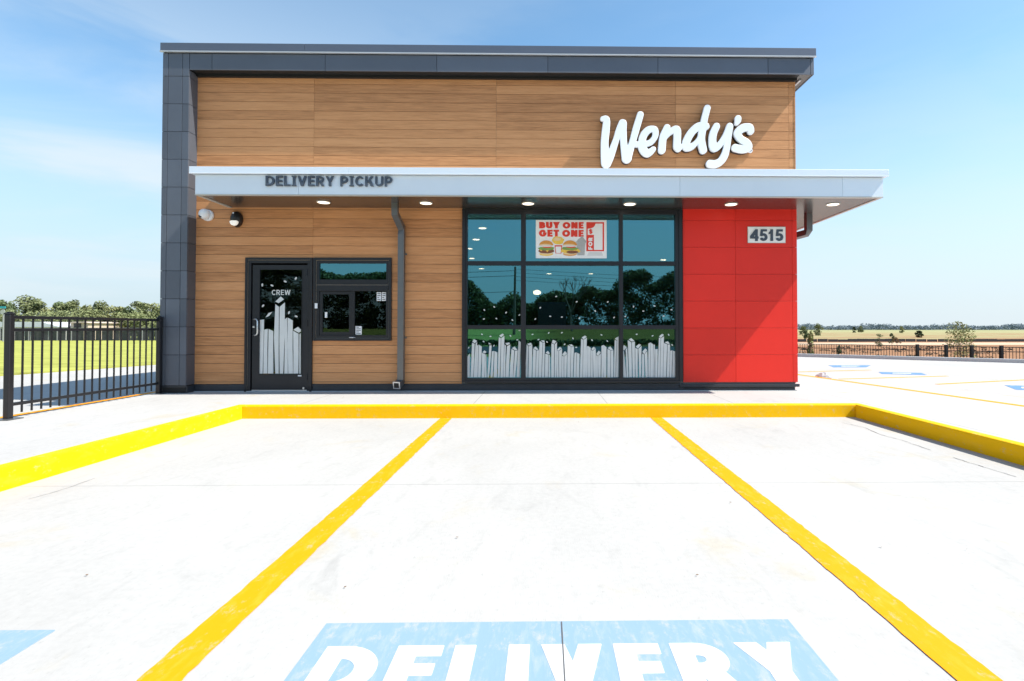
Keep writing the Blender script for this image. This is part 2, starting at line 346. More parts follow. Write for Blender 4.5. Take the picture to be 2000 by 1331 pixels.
# ---------------------------------------------------------------- lettering: strokes and outlines -> contour -> curve -> mesh
def sd_stroke(Xg, Yg, pts, rad, butt):
    D = np.full(Xg.shape, 1e9); n = len(pts)
    if not hasattr(rad, '__len__'): rad = [rad]*n
    for i in range(n-1):
        (x0, y0), (x1, y1) = pts[i], pts[i+1]; dx, dy = x1-x0, y1-y0; Ln = math.hypot(dx, dy)
        if Ln < 1e-9: continue
        ux, uy = dx/Ln, dy/Ln; t = (Xg-x0)*ux+(Yg-y0)*uy; s = -(Xg-x0)*uy+(Yg-y0)*ux
        tcl = np.clip(t, 0, Ln); r = rad[i]+(rad[i+1]-rad[i])*tcl/Ln
        d = np.hypot(t-tcl, s)-r
        db = np.maximum(np.abs(s)-r, np.maximum(-t, t-Ln))
        if butt:
            if i == 0: d = np.where(t < 0, np.maximum(np.abs(s)-r, -t), d)
            if i == n-2: d = np.where(t > Ln, np.maximum(np.abs(s)-r, t-Ln), d)
        D = np.minimum(D, d)
    return D
def sd_poly(Xg, Yg, pts):
    D = np.full(Xg.shape, 1e9); ins = np.zeros(Xg.shape, bool); n = len(pts)
    for i in range(n):
        (x0, y0), (x1, y1) = pts[i], pts[(i+1) % n]; dx, dy = x1-x0, y1-y0; L2 = dx*dx+dy*dy
        if L2 < 1e-12: continue
        t = np.clip(((Xg-x0)*dx+(Yg-y0)*dy)/L2, 0, 1); D = np.minimum(D, np.hypot(Xg-x0-t*dx, Yg-y0-t*dy))
        if abs(dy) > 1e-12:
            cr = ((y0 > Yg) != (y1 > Yg)) & (Xg < dx*(Yg-y0)/dy+x0); ins ^= cr
    return np.where(ins, -D, D)
def contours(prims, box, step, tol):
    x0, x1, y0, y1 = box; xs = np.arange(x0, x1+step, step)+step*.013; ys = np.arange(y0, y1+step, step)+step*.017
    Xg, Yg = np.meshgrid(xs, ys); D = np.full(Xg.shape, 1e9)
    for p in prims:
        if p[0] == 's': d = sd_stroke(Xg, Yg, p[1], p[2], p[3] if len(p) > 3 else True)
        elif p[0] in 'pc': d = sd_poly(Xg, Yg, p[1])
        D = np.maximum(D, -d) if p[0] == 'c' else np.minimum(D, d)
    D = np.where(np.abs(D) < 1e-7, 1e-7, D); ny, nx = D.shape; nxt = {}
    def pt(j, i, jj, ii):
        a, b = D[j, i], D[jj, ii]; t = a/(a-b); return (xs[i]+(xs[ii]-xs[i])*t, ys[j]+(ys[jj]-ys[j])*t)
    pos = {}; adj = {}
    neg = D < 0
    code = neg[:-1, :-1].astype(int)+2*neg[:-1, 1:]+4*neg[1:, 1:]+8*neg[1:, :-1]
    for j, i in zip(*np.where((code > 0) & (code < 15))):
        E = [('h', j, i), ('v', j, i+1), ('h', j+1, i), ('v', j, i)]
        ends = [((j, i), (j, i+1)), ((j, i+1), (j+1, i+1)), ((j+1, i), (j+1, i+1)), ((j, i), (j+1, i))]
        cr = [k for k in range(4) if neg[ends[k][0]] != neg[ends[k][1]]]
        for k in cr:
            if E[k] not in pos: pos[E[k]] = pt(*ends[k][0], *ends[k][1])
        prs = [(cr[0], cr[1])] if len(cr) == 2 else ([(0, 3), (1, 2)] if code[j, i] == 5 else [(0, 1), (2, 3)])
        for a, b in prs: adj.setdefault(E[a], []).append(E[b]); adj.setdefault(E[b], []).append(E[a])
    loops = []; seen = set()
    for k in list(adj):
        if k in seen: continue
        lp = []; cur = k; prev = None
        while cur not in seen:
            seen.add(cur); lp.append(pos[cur]); nx_ = [q for q in adj[cur] if q != prev and q not in seen]
            if not nx_: break
            prev, cur = cur, nx_[0]
        if len(lp) > 5:
            lp = simp(lp, tol); loops.append(lp)
    return loops
def simp(p, tol):
    def rdp(a):
        if len(a) < 3: return a
        (x0, y0), (x1, y1) = a[0], a[-1]; L_ = math.hypot(x1-x0, y1-y0) or 1e-9
        ds = [abs((x1-x0)*(y0-q[1])-(x0-q[0])*(y1-y0))/L_ if L_ > 1e-8 else math.hypot(q[0]-x0, q[1]-y0) for q in a[1:-1]]
        k = max(range(len(ds)), key=lambda i: ds[i])
        if ds[k] < tol: return [a[0], a[-1]]
        return rdp(a[:k+2])[:-1]+rdp(a[k+1:])
    h = len(p)//2
    return rdp(p[:h+1])[:-1]+rdp(p[h:]+[p[0]])[:-1]
def arc(cx, cy, rx, ry, a0, a1, n=14):
    return [(cx+rx*math.cos(R(a0+(a1-a0)*i/n)), cy+ry*math.sin(R(a0+(a1-a0)*i/n))) for i in range(n+1)]
def glyph(ch, w, slab=False):
    h = w/2; B = lambda x0, y0, x1, y1: ('p', [(x0, y0), (x1, y0), (x1, y1), (x0, y1)])
    aw = w*.88; wt = w*1.12
    if ch == 'D':
        Wd = .76; r = .5-h; cx = max(Wd-h-r, h); rx = Wd-h-cx
        return [B(0, 0, w, 1), ('s', [(h, 1-h), (cx, 1-h)]+arc(cx, .5, rx, r, 90, -90)+[(h, h)], h)], Wd
    if ch in 'EF':
        Wd = .58; p = [B(0, 0, w, 1), B(0, 1-aw, Wd, 1), B(0, .5-aw/2, Wd*.93, .5+aw/2)]
        if ch == 'E': p.append(B(0, 0, Wd, aw))
        return p, Wd
    if ch == 'L': return [B(0, 0, w, 1), B(0, 0, .54, aw)], .54
    if ch == 'I':
        if slab: return [B(.19-h, 0, .19+h, 1), B(0, 0, .38, aw*.7), B(0, 1-aw*.7, .38, 1)], .38
        return [B(0, 0, w, 1)], w
    if ch == 'T': return [B(.31-h, 0, .31+h, 1), B(0, 1-aw, .62, 1)], .62
    if ch == 'V':
        Wd = .78; yi = 1-(Wd/2-wt)/(Wd/2-wt/2)
        return [('p', [(0, 1), (wt, 1), (Wd/2, yi), (Wd-wt, 1), (Wd, 1), (Wd/2+wt/2, 0), (Wd/2-wt/2, 0)])], Wd
    if ch == 'Y':
        Wd = .74; m = .40; yi = 1-(Wd/2-wt)*((1-m)/(Wd/2-h))
        return [('p', [(0, 1), (wt, 1), (Wd/2, yi), (Wd-wt, 1), (Wd, 1), (Wd/2+h, m), (Wd/2+h, 0), (Wd/2-h, 0), (Wd/2-h, m)])], Wd
    if ch in 'PR':
        Wd = .66; m = .40 if ch == 'P' else .44; r = (1-h-m)/2; cx = max(h, Wd-h-r*1.05); rx = Wd-h-cx
        p = [B(0, 0, w, 1), ('s', [(h, 1-h), (cx, 1-h)]+arc(cx, (1-h+m)/2, rx, r, 90, -90)+[(h, m)], h)]
        if ch == 'R': p.append(('p', [(Wd+.02-wt, 0), (Wd+.04, 0), (Wd*.5+wt*.62, m+.02), (Wd*.5-wt*.4, m+.02)]))
        return p, Wd+(.03 if ch == 'R' else 0)
    if ch == 'B':
        Wd = .68; m = .52; r = (1-h-m)/2; r2 = (m-h)/2; cx = max(h, Wd-.04-h-r); cx2 = max(h, Wd-h-r2)
        return [B(0, 0, w, 1), ('s', [(h, 1-h), (cx, 1-h)]+arc(cx, m+r, Wd-.04-h-cx, r, 90, -90)+[(h, m)], h),
                ('s', [(h, m), (cx2, m)]+arc(cx2, h+r2, Wd-h-cx2, r2, 90, -90)+[(h, h)], h)], Wd
    if ch == 'C': return [('s', arc(.40, .5, .40-h, .5-h, 42, 318, 24), h)], .74
    if ch == 'O': return [('s', arc(.44, .5, .44-h, .5-h, 0, 360, 36), h, False)], .88
    if ch == 'G': return [('s', arc(.42, .5, .42-h, .5-h, 42, 352, 26), h), B(.44, .36, .84, .36+aw)], .84
    if ch == 'U': return [('s', [(h, 1), (h, .36)]+arc(.35, .36, .35-h, .36-h, 180, 360)+[(.70-h, 1)], h)], .70
    if ch == 'K':
        Wd = .72
        return [B(0, 0, w, 1), ('p', [(w*.8, .36), (Wd-wt*1.15, 1), (Wd+.0, 1), (w*.8+wt*.55, .36+.02)]),
                ('p', [(Wd+.03, 0), (Wd-wt*1.1, 0), (.26+w*.2, .50), (.42+w*.3, .66)])], Wd+.03
    if ch == 'N':
        Wd = .74; return [B(0, 0, w, 1), B(Wd-w, 0, Wd, 1), ('p', [(0, 1), (wt, 1), (Wd, 0), (Wd-wt, 0)])], Wd
    if ch == 'W':
        Wd = 1.1; q = Wd/4; a = wt*.95
        def leg(xa, xb): return ('p', [(xa-a/2, 1), (xa+a/2, 1), (xb+a/2, 0), (xb-a/2, 0)])
        return [leg(a/2, q+.02), leg(2*q, q+.02), leg(2*q, 3*q-.02), leg(Wd-a/2, 3*q-.02)], Wd
    if ch in 'S$':
        Wd = .64; ry = (1-h-.5)/2; r2 = (.5-h)/2; rx = Wd/2-h; c1 = .5+ry; c2 = h+r2
        p = [('s', arc(Wd/2, c1, rx*.96, ry, 25, 270, 18)+arc(Wd/2, c2, rx, r2, 90, -155, 18)[1:], h)]
        if ch == '$': p.append(B(Wd/2-h*.45, -.12, Wd/2+h*.45, 1.12))
        return p, Wd
    if ch == '1': return [B(.34-w, 0, .34, 1), ('p', [(0, .72), (0, .72-w*.7), (.30, .86-w*.7), (.34, 1), (.34-w*.75, 1), (.34-w, .86)])], .44
    if ch == '4':
        Wd = .66; return [B(.60-w, 0, .60, 1), B(0, .20, Wd, .20+aw), ('p', [(0, .22), (0, .22+aw*1.1), (.60-w*.9, 1), (.60, 1), (.60, .9), (w*.9, .22)])], Wd
    if ch == '5':
        Wd = .64; return [B(.11, 1-aw, .58, 1), ('p', [(.10, 1), (.10+w*.88, 1), (.06+w*.8, .42), (.03, .42)]),
                          ('s', [(.10+h*.3, .50)]+arc(.31, .33, .31-h, .33-h, 118, -150, 20), h)], Wd
    return [], .4
def text_loops(txt, w, gap=.1, slab=False, step=.012, space=.3):
    """-> list of (loops, x offset) per letter in cap-height units, total width"""
    x = 0; res = []
    for ch in txt:
        if ch == ' ': x += space; continue
        pr, wd = glyph(ch, w, slab)
        res.append((ch, [[(a+x, b) for a, b in lp] for lp in contours(pr, (-.1, wd+.1, -.2, 1.2), step, step*.12)])); x += wd+gap
    return res, x-gap
def curve_mesh(name, loops, mats, extrude, bevel=0, parent=None, plane='wall', origin=(0, 0, 0), side_mat=False):
    """loops in metres (x right, y up). wall: stands in the x-z plane with its back at origin.y; floor: lies at origin.z"""
    cu = bpy.data.curves.new(name, 'CURVE'); cu.dimensions = '2D'; cu.fill_mode = 'BOTH'
    cu.extrude = extrude/2; cu.bevel_depth = bevel; cu.bevel_resolution = 1
    if bevel: cu.extrude = max(extrude/2-bevel, 0); cu.offset = -bevel
    for lp in loops:
        s = cu.splines.new('POLY'); s.points.add(len(lp)-1); s.use_cyclic_u = True
        for i, (x, y) in enumerate(lp): s.points[i].co = (x, y, 0, 1)
    tmp = bpy.data.objects.new('tmp', cu); C.objects.link(tmp)
    dg = bpy.context.evaluated_depsgraph_get(); me = bpy.data.meshes.new_from_object(tmp.evaluated_get(dg))
    bpy.data.objects.remove(tmp); me.name = name
    M = Matrix.Translation(Vector(origin))
    if plane == 'wall': M = M @ Matrix.Translation((0, -extrude/2, 0)) @ Matrix.Rotation(math.pi/2, 4, 'X')
    else: M = M @ Matrix.Translation((0, 0, extrude/2))
    me.transform(M)
    if not isinstance(mats, (list, tuple)): mats = [mats]
    me.materials.clear()
    for m in mats: me.materials.append(m)
    if side_mat:
        for f in me.polygons: f.material_index = 0 if f.normal.y < -.3 else 1
    else:
        for f in me.polygons: f.material_index = 0
    o = bpy.data.objects.new(name, me); C.objects.link(o)
    if parent: o.parent = parent; o.location = -world_loc(parent)
    return o
# ================================================================ SETTING
YW = 8.75; YF = 8.54; YC = 7.90; YK = 7.16; ZS = .17          # wall, roof fascia, canopy front, kerb face, sidewalk height
def sstep(a, b, x):
    t = min(max((x-a)/(b-a), 0), 1); return t*t*(3-2*t)
def hgt(x, y):
    z = -.08
    d = (y-22.0)*5.6+(x-10.4)*4.0; d /= 6.88                      # distance beyond the slanted lot edge
    z -= .95*sstep(.2, 9, d)*sstep(-4, 8, x)
    if y < -20: z += 1.15*sstep(-21.5, -37, y)
    return z
def grid_axis(lo, hi, fine):
    v = [0]; s = fine
    while v[-1] < hi: v.append(v[-1]+s); s *= 1.05 if v[-1] > 45 else 1
    u = [0]; s = fine
    while u[-1] > lo: u.append(u[-1]-s); s *= 1.05 if u[-1] < -45 else 1
    return sorted(set(u+v))
xs = grid_axis(-2500, 2500, 1.5); ys = grid_axis(-600, 3500, 1.5)
mb = MB(); mb.v = [(x, y, hgt(x, y)) for y in ys for x in xs]; nx = len(xs)
for j in range(len(ys)-1):
    for i in range(nx-1): mb.f.append((j*nx+i, j*nx+i+1, (j+1)*nx+i+1, (j+1)*nx+i))
mb.m = [0]*len(mb.f); mb.c = [.5]*len(mb.f)
tag(mb.build('ground', TERR, smooth=True, fixn=False), kind='structure')
lx = lambda y: -13.5+(y-13.3)*.214
lot = [(lx(-4.6), -4.6), (42, -4.6), (42, -.57), (10.4, 22.0), (-2, 30.86), (lx(30.86), 30.86)]
tag(MB().prism(lot, -.3, 0).build('parking_lot', LOTM), kind='structure')
lot_o = bpy.data.objects['parking_lot']
tag(MB().prism([(-85, -4.6), (lx(-4.6)-.02, -4.6), (lx(30.86)-.02, 30.86), (lx(30.86)+4, 49), (-85, 49)], -.3, .035).build('lawn', LAWNM), kind='structure')
tag(MB().prism([(-90, -17), (90, -17), (90, -8.5), (-90, -8.5)], -.3, -.02).build('road', ASPH), kind='structure')
# plain kerb round the far edge of the lot
def strip(mb, a, b, w0, w1, z0, z1):
    a = Vector(a); b = Vector(b); d = (b-a).normalized(); n = Vector((-d.y, d.x))
    p = [a+n*w0, b+n*w0, b+n*w1, a+n*w1]
    ar = sum(p[i].x*p[(i+1) % 4].y-p[(i+1) % 4].x*p[i].y for i in range(4))
    if ar < 0: p.reverse()
    mb.prism([(q.x, q.y) for q in p], z0, z1)
m = MB(); strip(m, (42, -.57), (10.4, 22.0), -.16, 0, -.3, .13); strip(m, (10.4, 22.0), (-2, 30.86), -.16, 0, -.3, .13)
tag(m.build('kerb', CURBM, bevel=.02), kind='structure')
# raised sidewalk: strip before the building, wings along both sides of the bays
XL, XR = -3.98, 4.15
kx = .12
lot_hidden = MB()
sw = MB()
sw.prism([(-6.16, -4.5), (XL-kx, -4.5), (XL-kx, YK+kx), (XL-kx, YW+10), (-6.16, YW+10)], -.2, ZS)
sw.prism([(XL-kx, YK+kx), (XR+kx, YK+kx), (XR+kx, YW+2), (XL-kx, YW+2)], -.2, ZS)
e1 = G(1560, 733, ZS); e2 = G(2000, 795, ZS); sl_ = (e2[0]-e1[0])/(e2[1]-e1[1])
exr = lambda y: e1[0]+(y-e1[1])*sl_
sw.prism([(XR+kx, -4.5), (exr(-4.5), -4.5), (exr(16), 16), (XR+kx, 16)], -.2, ZS)
tag(sw.build('sidewalk', WALKM, fixn=False), kind='structure')
kb = MB()
kb.prism([(XL-kx, YK), (XR+kx, YK), (XR+kx, YK+kx), (XL-kx, YK+kx)], -.1, ZS+.004)
kb.prism([(XL-kx, -4.5), (XL, -4.5), (XL, YK-.001), (XL-kx, YK-.001)], -.1, ZS+.004)
kb.prism([(XR, -4.5), (XR+kx, -4.5), (XR+kx, YK-.001), (XR, YK-.001)], -.1, ZS+.004)
tag(kb.build('kerb', YEL, bevel=.018), kind='structure')
kb = MB(); kb.prism([(exr(-4.5), -4.5), (exr(-4.5)+.13, -4.5), (exr(16)+.13, 16), (exr(16), 16)], -.1, ZS+.004)
kb.prism([(-6.29, -4.5), (-6.162, -4.5), (-6.162, 18), (-6.29, 18)], -.1, ZS+.004)
tag(kb.build('kerb', YELL, bevel=.015), kind='structure')
# cracks and a rust stained seam in the bay paving
def crack(px_pts, wdt, parent, z=.003):
    pts = [G(*p) for p in px_pts]; m = MB(); q = []
    for i in range(len(pts)-1):
        for k in range(5):
            t = k/5; q.append((pts[i][0]*(1-t)+pts[i+1][0]*t+random.uniform(-.008, .008), pts[i][1]*(1-t)+pts[i+1][1]*t+random.uniform(-.012, .012)))
    q.append(pts[-1])
    for i in range(len(q)-1):
        a, b = Vector(q[i]), Vector(q[i+1]); d = (b-a).normalized(); n = Vector((-d.y, d.x))*wdt*random.uniform(.5, 1.3)
        m.face([(*(a-n), z), (*(b-n), z), (*(b+n), z), (*(a+n), z)])
    return m.build('crack', CRK, parent)
CRK = mat('crack_shadow', (.10, .10, .10), .9)
crack([(1644, 826), (1690, 836), (1720, 850), (1760, 860), (1818, 880)], .0035, lot_o)
crack([(1860, 894), (1895, 905), (1930, 915), (1985, 932)], .0035, lot_o)
crack([(60, 975), (120, 958), (185, 935)], .003, lot_o)
# bay lines
for px, lab in ((-1.31, 'straight yellow bay line left of the painted blue box'), (1.475, 'straight yellow bay line right of the painted blue box')):
    m = MB(); rj = random.Random(int(px*100)); ny_ = 240; ed = [(-4.4+(YK-.01+4.4)*i/ny_) for i in range(ny_+1)]
    lft = [px-.077+rj.gauss(0, .0022) for _ in ed]; rgt = [px+.077+rj.gauss(0, .0022) for _ in ed]
    for i in range(ny_): m.face([(lft[i], ed[i], .004), (rgt[i], ed[i], .004), (rgt[i+1], ed[i+1], .004), (lft[i+1], ed[i+1], .004)])
    tag(m.build('parking_line', YELL), lab, 'parking line', 'yellow lines between the bays')
def far_line(a, b, w):
    m = MB(); strip(m, a, b, -w/2, w/2, .0005, .004); return m
for k, (a, b) in enumerate((((1640, 741), (1850, 735)), ((1830, 751), (2010, 742)), ((1560, 727), (1700, 723)))):
    ls = ['faint yellow bay line in the side lot, middle one', 'faint yellow bay line in the side lot, nearest one', 'faint yellow bay line in the side lot, farthest one']
    tag(far_line(G(*a), G(*b), .10).build('parking_line', YELL), ls[k], 'parking line', 'faint lines of the side lot')
# blue box with white word
mk = empty('pavement_marking', (.0, 1.4, 0), 'pale blue box painted in the middle bay with the white word DELIVERY', 'pavement marking', 'painted blue boxes in the bays')
bx0, bx1 = -.885, .995; yT = 2.21
MB().prism([(bx0, yT-1.05), (bx1, yT-1.05), (bx1, yT), (bx0, yT)], .0005, .004).build('painted_box', BLUE, mk)
tl, tw = text_loops('DELIVERY', .27, .14, step=.01)
sx_ = 1.745/tw; ch_ = .285
for ch, lps in tl:
    curve_mesh('letter', [[(-.815+x*sx_, 2.05-ch_+y*ch_) for x, y in lp] for lp in lps], WHPT, .0008, 0, mk, 'floor', (0, 0, .0042))
def copy_tree(o, parent=None):
    c = o.copy(); C.objects.link(c)
    if parent: c.parent = parent
    for k in list(o.children): copy_tree(k, c)
    return c
MB().box(.064, .069, 1.3, 2.205, .004, .0056).build('joint', CRK, lot_o)
mk2 = copy_tree(mk); mk2.location.x += -2.935; mk2.location.y -= .03
tag(mk2, 'pale blue box painted in the left bay, only its corner in view')
# accessible bays in the side lot: blue rectangles with a white bar
for (p0, p1, p2, p3), lab in ((((1618, 714), (1700, 714), (1692, 718), (1628, 718)), 'blue painted patch in the side lot, closest to the red wall'),
             (((1716, 727), (1800, 729), (1810, 733), (1722, 731)), 'blue painted patch in the middle of the side lot'),
             (((1962, 753), (2040, 755), (2060, 763), (1985, 762)), 'blue painted patch in the side lot at the right edge of the photo')):
    q = [G(*p) for p in (p3, p2, p1, p0)]
    e = empty('pavement_marking', (q[0][0], q[0][1], 0), lab, 'pavement marking', 'blue patches of the side lot')
    MB().prism(q, .0005, .004).build('painted_box', BLUE2, e)
    cx = sum(a[0] for a in q)/4; cy = sum(a[1] for a in q)/4
    MB().prism([(cx+(a[0]-cx)*.45, cy+(a[1]-cy)*.3) for a in q], .0045, .006).build('painted_symbol', WHPT, e)
# ================================================================ BUILDING
X0, Z_t = P(383, 157, YW); X1 = P(1554, 400, YW)[0]
Z0 = P(900, 750, YW)[1]; ZT = P(950, 156, YW)[1]
BX = P(315, 400, YF)[0]
DEP = 19.0
bld = empty('restaurant_building', ((X0+X1)/2, YW, ZS), 'low restaurant with wood cladding, red panel wall and dark metal frame', 'building')
print('X0', X0, 'X1', X1, 'Z0', Z0, 'ZT', ZT, 'BX', BX)
def rect_px(px0, py0, px1, py1, Y=YW):
    xa, za = P(px0, py0, Y); xb, zb = P(px1, py1, Y); return (xa, xb, zb, za)
R_DOOR = rect_px(481, 504, 610, 767); R_DOOR = (R_DOOR[0], R_DOOR[1], ZS, R_DOOR[3])
R_SERV = rect_px(613.5, 504, 765, 666)
R_STORE = rect_px(903, 410, 1332, 745)
SFZ = P(1000, 408, YW)[1]            # canopy soffit height
print('doors', R_DOOR, R_SERV, R_STORE, SFZ)
def minus(rect, holes):
    out = [rect]
    for h in holes:
        nw = []
        for a in out:
            x0, x1, z0, z1 = a; hx0, hx1, hz0, hz1 = h
            if hx0 >= x1 or hx1 <= x0 or hz0 >= z1 or hz1 <= z0: nw.append(a); continue
            if hx0 > x0: nw.append((x0, hx0, z0, z1))
            if hx1 < x1: nw.append((hx1, x1, z0, z1))
            cx0, cx1 = max(x0, hx0), min(x1, hx1)
            if hz0 > z0: nw.append((cx0, cx1, z0, hz0))
            if hz1 < z1: nw.append((cx0, cx1, hz1, z1))
        out = nw
    return out
holes = [tuple((r[0]+.01, r[1]-.01, r[2], r[3]-.01)) for r in (R_DOOR, R_SERV, R_STORE)]
# shell
wl = MB()
for r in minus((BX+.02, X1-.02, ZS, ZT+.45), holes): wl.box(r[0], r[1], YW+.02, YW+.2, r[2], r[3])
wl.box(BX+.02, BX+.2, YW+.2, DEP, 0, ZT+.45); wl.box(X1-.2, X1-.02, YW+.2, DEP, 0, ZT+.45); wl.box(BX+.2, X1-.2, DEP-.2, DEP, 0, ZT+.45)
wl.build('wall', INTW, bld)
MB().box(BX+.2, X1-.2, YW+.2, DEP-.2, ZS-.1, ZS+.01).build('floor', INTF, bld)
MB().box(BX+.2, X1-.2, YW+.2, DEP-.2, 3.02, 3.12).build('ceiling', INTC, bld)
MB().box(BX+.05, X1-.05, YW+.05, DEP-.05, ZT+.46, ZT+.55).build('roof', COPE, bld)
# wood cladding
XJ = [X0, P(613, 300, YW)[0], P(969, 300, YW)[0], P(1320, 300, YW)[0], P(1541, 300, YW)[0], X1]
XSTORE1 = P(1333, 500, YW)[0]
ZB = 1/6.82
def cladding(xj, ztop, zbot, anchor, hs, m, y0=YW, flip=False):
    k = 0; g = .0028
    z = anchor
    while z > ztop: z -= ZB
    while z+ZB < ztop+ZB and z < ztop: z += ZB
    while z > zbot:
        zb = max(z-ZB, zbot); zt = min(z, ztop)
        if zt-zb > .01:
            for i in range(len(xj)-1):
                tn = random.random()
                for r in minus((xj[i]+g*.6, xj[i+1]-g*.6, zb+g, zt-g), hs): m.box(r[0], r[1], y0, y0+.016, r[2], r[3], 0, tn)
        z -= ZB
wd = MB(); anchor = P(600, 182, YW)[1]
cladding(XJ, ZT, SFZ+.1, anchor, [], wd)
cladding([X0, P(611.5, 450, YW)[0], R_STORE[0]], SFZ+.1-.0001, Z0, anchor, holes, wd)
wo = wd.build('wood_cladding', WOOD, bld)
# corner trims along the wood
cb = MB(); cb.box(X1-.012, X1+.004, YW-.006, YW+.03, SFZ+.2, ZT); cb.build('corner_trim', WOOD, bld)
# east side wall skin, also wood above and red below
es = MB()
z = ZT
while z > Z0:
    es.box(X1-.02, X1, YW+.03, DEP, max(z-ZB+.004, Z0), z-.004, 0 if z > SFZ+.1 else 1, random.random()); z -= ZB
es.build('side_cladding', [WOOD, REDM], bld)
# red panels
rd = MB(); rx = [P(1333.5, 500, YW)[0], P(1436, 500, YW)[0], P(1547, 500, YW)[0], P(1556.5, 500, YW)[0]]
rz = [P(1430, v, YW)[1] for v in (407.5, 431, 483.5, 536, 588.5, 641, 693.5, 747)]
for i in range(3):
    for j in range(7):
        rd.box(rx[i]+.0018, rx[i+1]-.0018, YW-.006, YW+.015, rz[j+1]+.0018, rz[j]-.0018, 0, random.random())
rd.build('red_panel_cladding', REDM, bld, bevel=.002)
# base flashing
bs = MB(); zb0 = ZS+.012
bs.box(X0-.02, R_DOOR[0]-.002, YW-.012, YW+.02, zb0, Z0-.004)
bs.box(R_DOOR[1]+.002, XSTORE1, YW-.012, YW+.02, zb0, Z0-.004)
bs.box(R_DOOR[1]+.002, XSTORE1, YW-.022, YW-.012, Z0-.03, Z0-.006)
bs.box(XSTORE1+.002, P(1552, 760, YW)[0], YW+.005, YW+.03, zb0, Z0-.07)
bs.box(XSTORE1-.06, X1+.03, YW-.035, YW+.02, Z0-.055, Z0-.01)
bs.build('base_flashing', BASEM, bld, bevel=.003)
MB().box(BX, X1-.01, YW-.03, YW+.02, ZS-.02, ZS+.011).build('foundation', SLABM, bld)
# metal pillar on the left and roof band
ZR1 = P(700, 87, YF-.03)[1]; ZR0 = P(700, 105, YF-.03)[1]; ZRB = P(700, 139, YF)[1]
XR1 = P(1590, 120, YF)[0]
px_j = [P(v, 400, YF)[0] for v in (314.5, 325.5, 353.5, 366.5)]
pl = MB(); zj = ZR0-.01; st = 54.2/ (F/YF)
zs = [ZR0]
z = P(330, 149, YF)[1]
while z > .45: zs.append(z); z -= st
zs.append(Z0+.0)
for j in range(len(zs)-1):
    for i in range(3):
        pl.box(px_j[i]+.003, px_j[i+1]-.003 if i < 2 else px_j[i+1], YF, YF+.02, zs[j+1]+.003, zs[j]-.003, 0, random.random())
    pl.box(px_j[3]-.02, px_j[3]+.002, YF+.021, YW+.02, zs[j+1]+.003, min(zs[j], ZRB)-.003, 0, random.random())
    pl.box(px_j[0]-.002, px_j[0]+.02, YF+.021, DEP, zs[j+1]+.003, zs[j]-.003, 0, random.random())
pl.build('metal_pillar', DARK, bld, bevel=.002)
MB().box(px_j[0]+.02, px_j[3]-.02, YF+.02, YW+.02, ZS+.01, ZR0-.02).build('pillar_core', BLACKD, bld)
m = MB(); m.box(px_j[0]+.05, px_j[3]+.01, YF+.03, YW+.0, ZS, Z0-.01); m.box(px_j[0]+.02, px_j[3]+.01, YF+.01, YF+.03, Z0-.03, Z0-.004); m.build('pillar_base', BASEM, bld)
rf = MB()
xj = [px_j[3]+.004]+[P(v, 120, YF)[0] for v in (414, 635, 853, 1070, 1285, 1500, 1583)]+[XR1]
for i in range(len(xj)-1): rf.box(xj[i]+.003, xj[i+1]-.003, YF, YF+.02, ZRB, ZR0-.004, 0, random.random())
rf.box(XR1-.02, XR1, YF+.021, DEP, ZRB, ZR0-.004)
rf.build('roof_band', DARK, bld, bevel=.002)
MB().box(px_j[3]+.01, XR1-.025, YF+.02, YF+.05, ZRB+.01, ZR0).build('roof_band_backing', BLACKD, bld)
cp = MB(); xc = [px_j[0]-.02, P(596, 95, YF)[0], XR1+.02]
for i in range(2): cp.box(xc[i]+.002, xc[i+1]-.002, YF-.035, YF-.012, ZR0+.022, ZR1)
cp.box(xc[0], xc[2], YF-.012, DEP+.02, ZR1-.03, ZR1-.003)
cp.box(XR1, XR1+.02, YF-.012, DEP, ZR0+.022, ZR1-.03); cp.box(px_j[0]-.02, px_j[0], YF-.012, DEP, ZR0+.022, ZR1-.03)
cp.build('roof_coping', COPE, bld, bevel=.003)
MB().box(xc[0]-.004, xc[2]+.004, YF-.041, YF-.008, ZR0+.004, ZR0+.02).build('coping_drip_edge', TRIMW, bld)
rs = MB(); rs.box(px_j[3], X1, YF+.02, YW+.02, ZRB+.012, ZRB+.03)
rs.build('roof_soffit', BLACKD, bld)
MB().box(X1+.001, XR1-.02, YF+.02, DEP, ZRB+.008, ZRB+.03).build('side_soffit', SOFF, bld)
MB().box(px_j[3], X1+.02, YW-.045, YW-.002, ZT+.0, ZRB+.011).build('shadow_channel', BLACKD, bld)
MB().box(X1+.07, X1+.10, YW-.02, DEP, ZRB-.012, ZRB+.006).build('soffit_vent', TRIMW, bld)
# ---------------- canopy
ZC1 = P(1000, 329, YC-.03)[1]; ZC0 = P(1000, 342.6, YC-.03)[1]; ZCB = SFZ
XC0, XC1 = P(381, 370, YC)[0], P(1725, 370, YC)[0]
cn = MB(); xj = [XC0, P(583, 360, YC)[0], P(1328, 360, YC)[0], P(1646, 360, YC)[0], XC1]
for i in range(4): cn.box(xj[i]+.0015, xj[i+1]-.0015, YC, YC+.02, ZCB+.012, ZC0, 0, random.random())
cn.box(XC0, XC0+.02, YC+.021, YW-.001, ZCB+.012, ZC0); cn.box(XC1-.02, XC1, YC+.021, 15, ZCB+.012, ZC0)
canopy = cn.build('canopy', WHITEM, bld, bevel=.0015)
m = MB(); m.box(XC0-.06, P(682, 335, YC)[0]-.001, YC-.05, YC+.06, ZC0+.006, ZC1); m.box(P(682, 335, YC)[0]+.001, XC1+.06, YC-.05, YC+.06, ZC0+.006, ZC1)
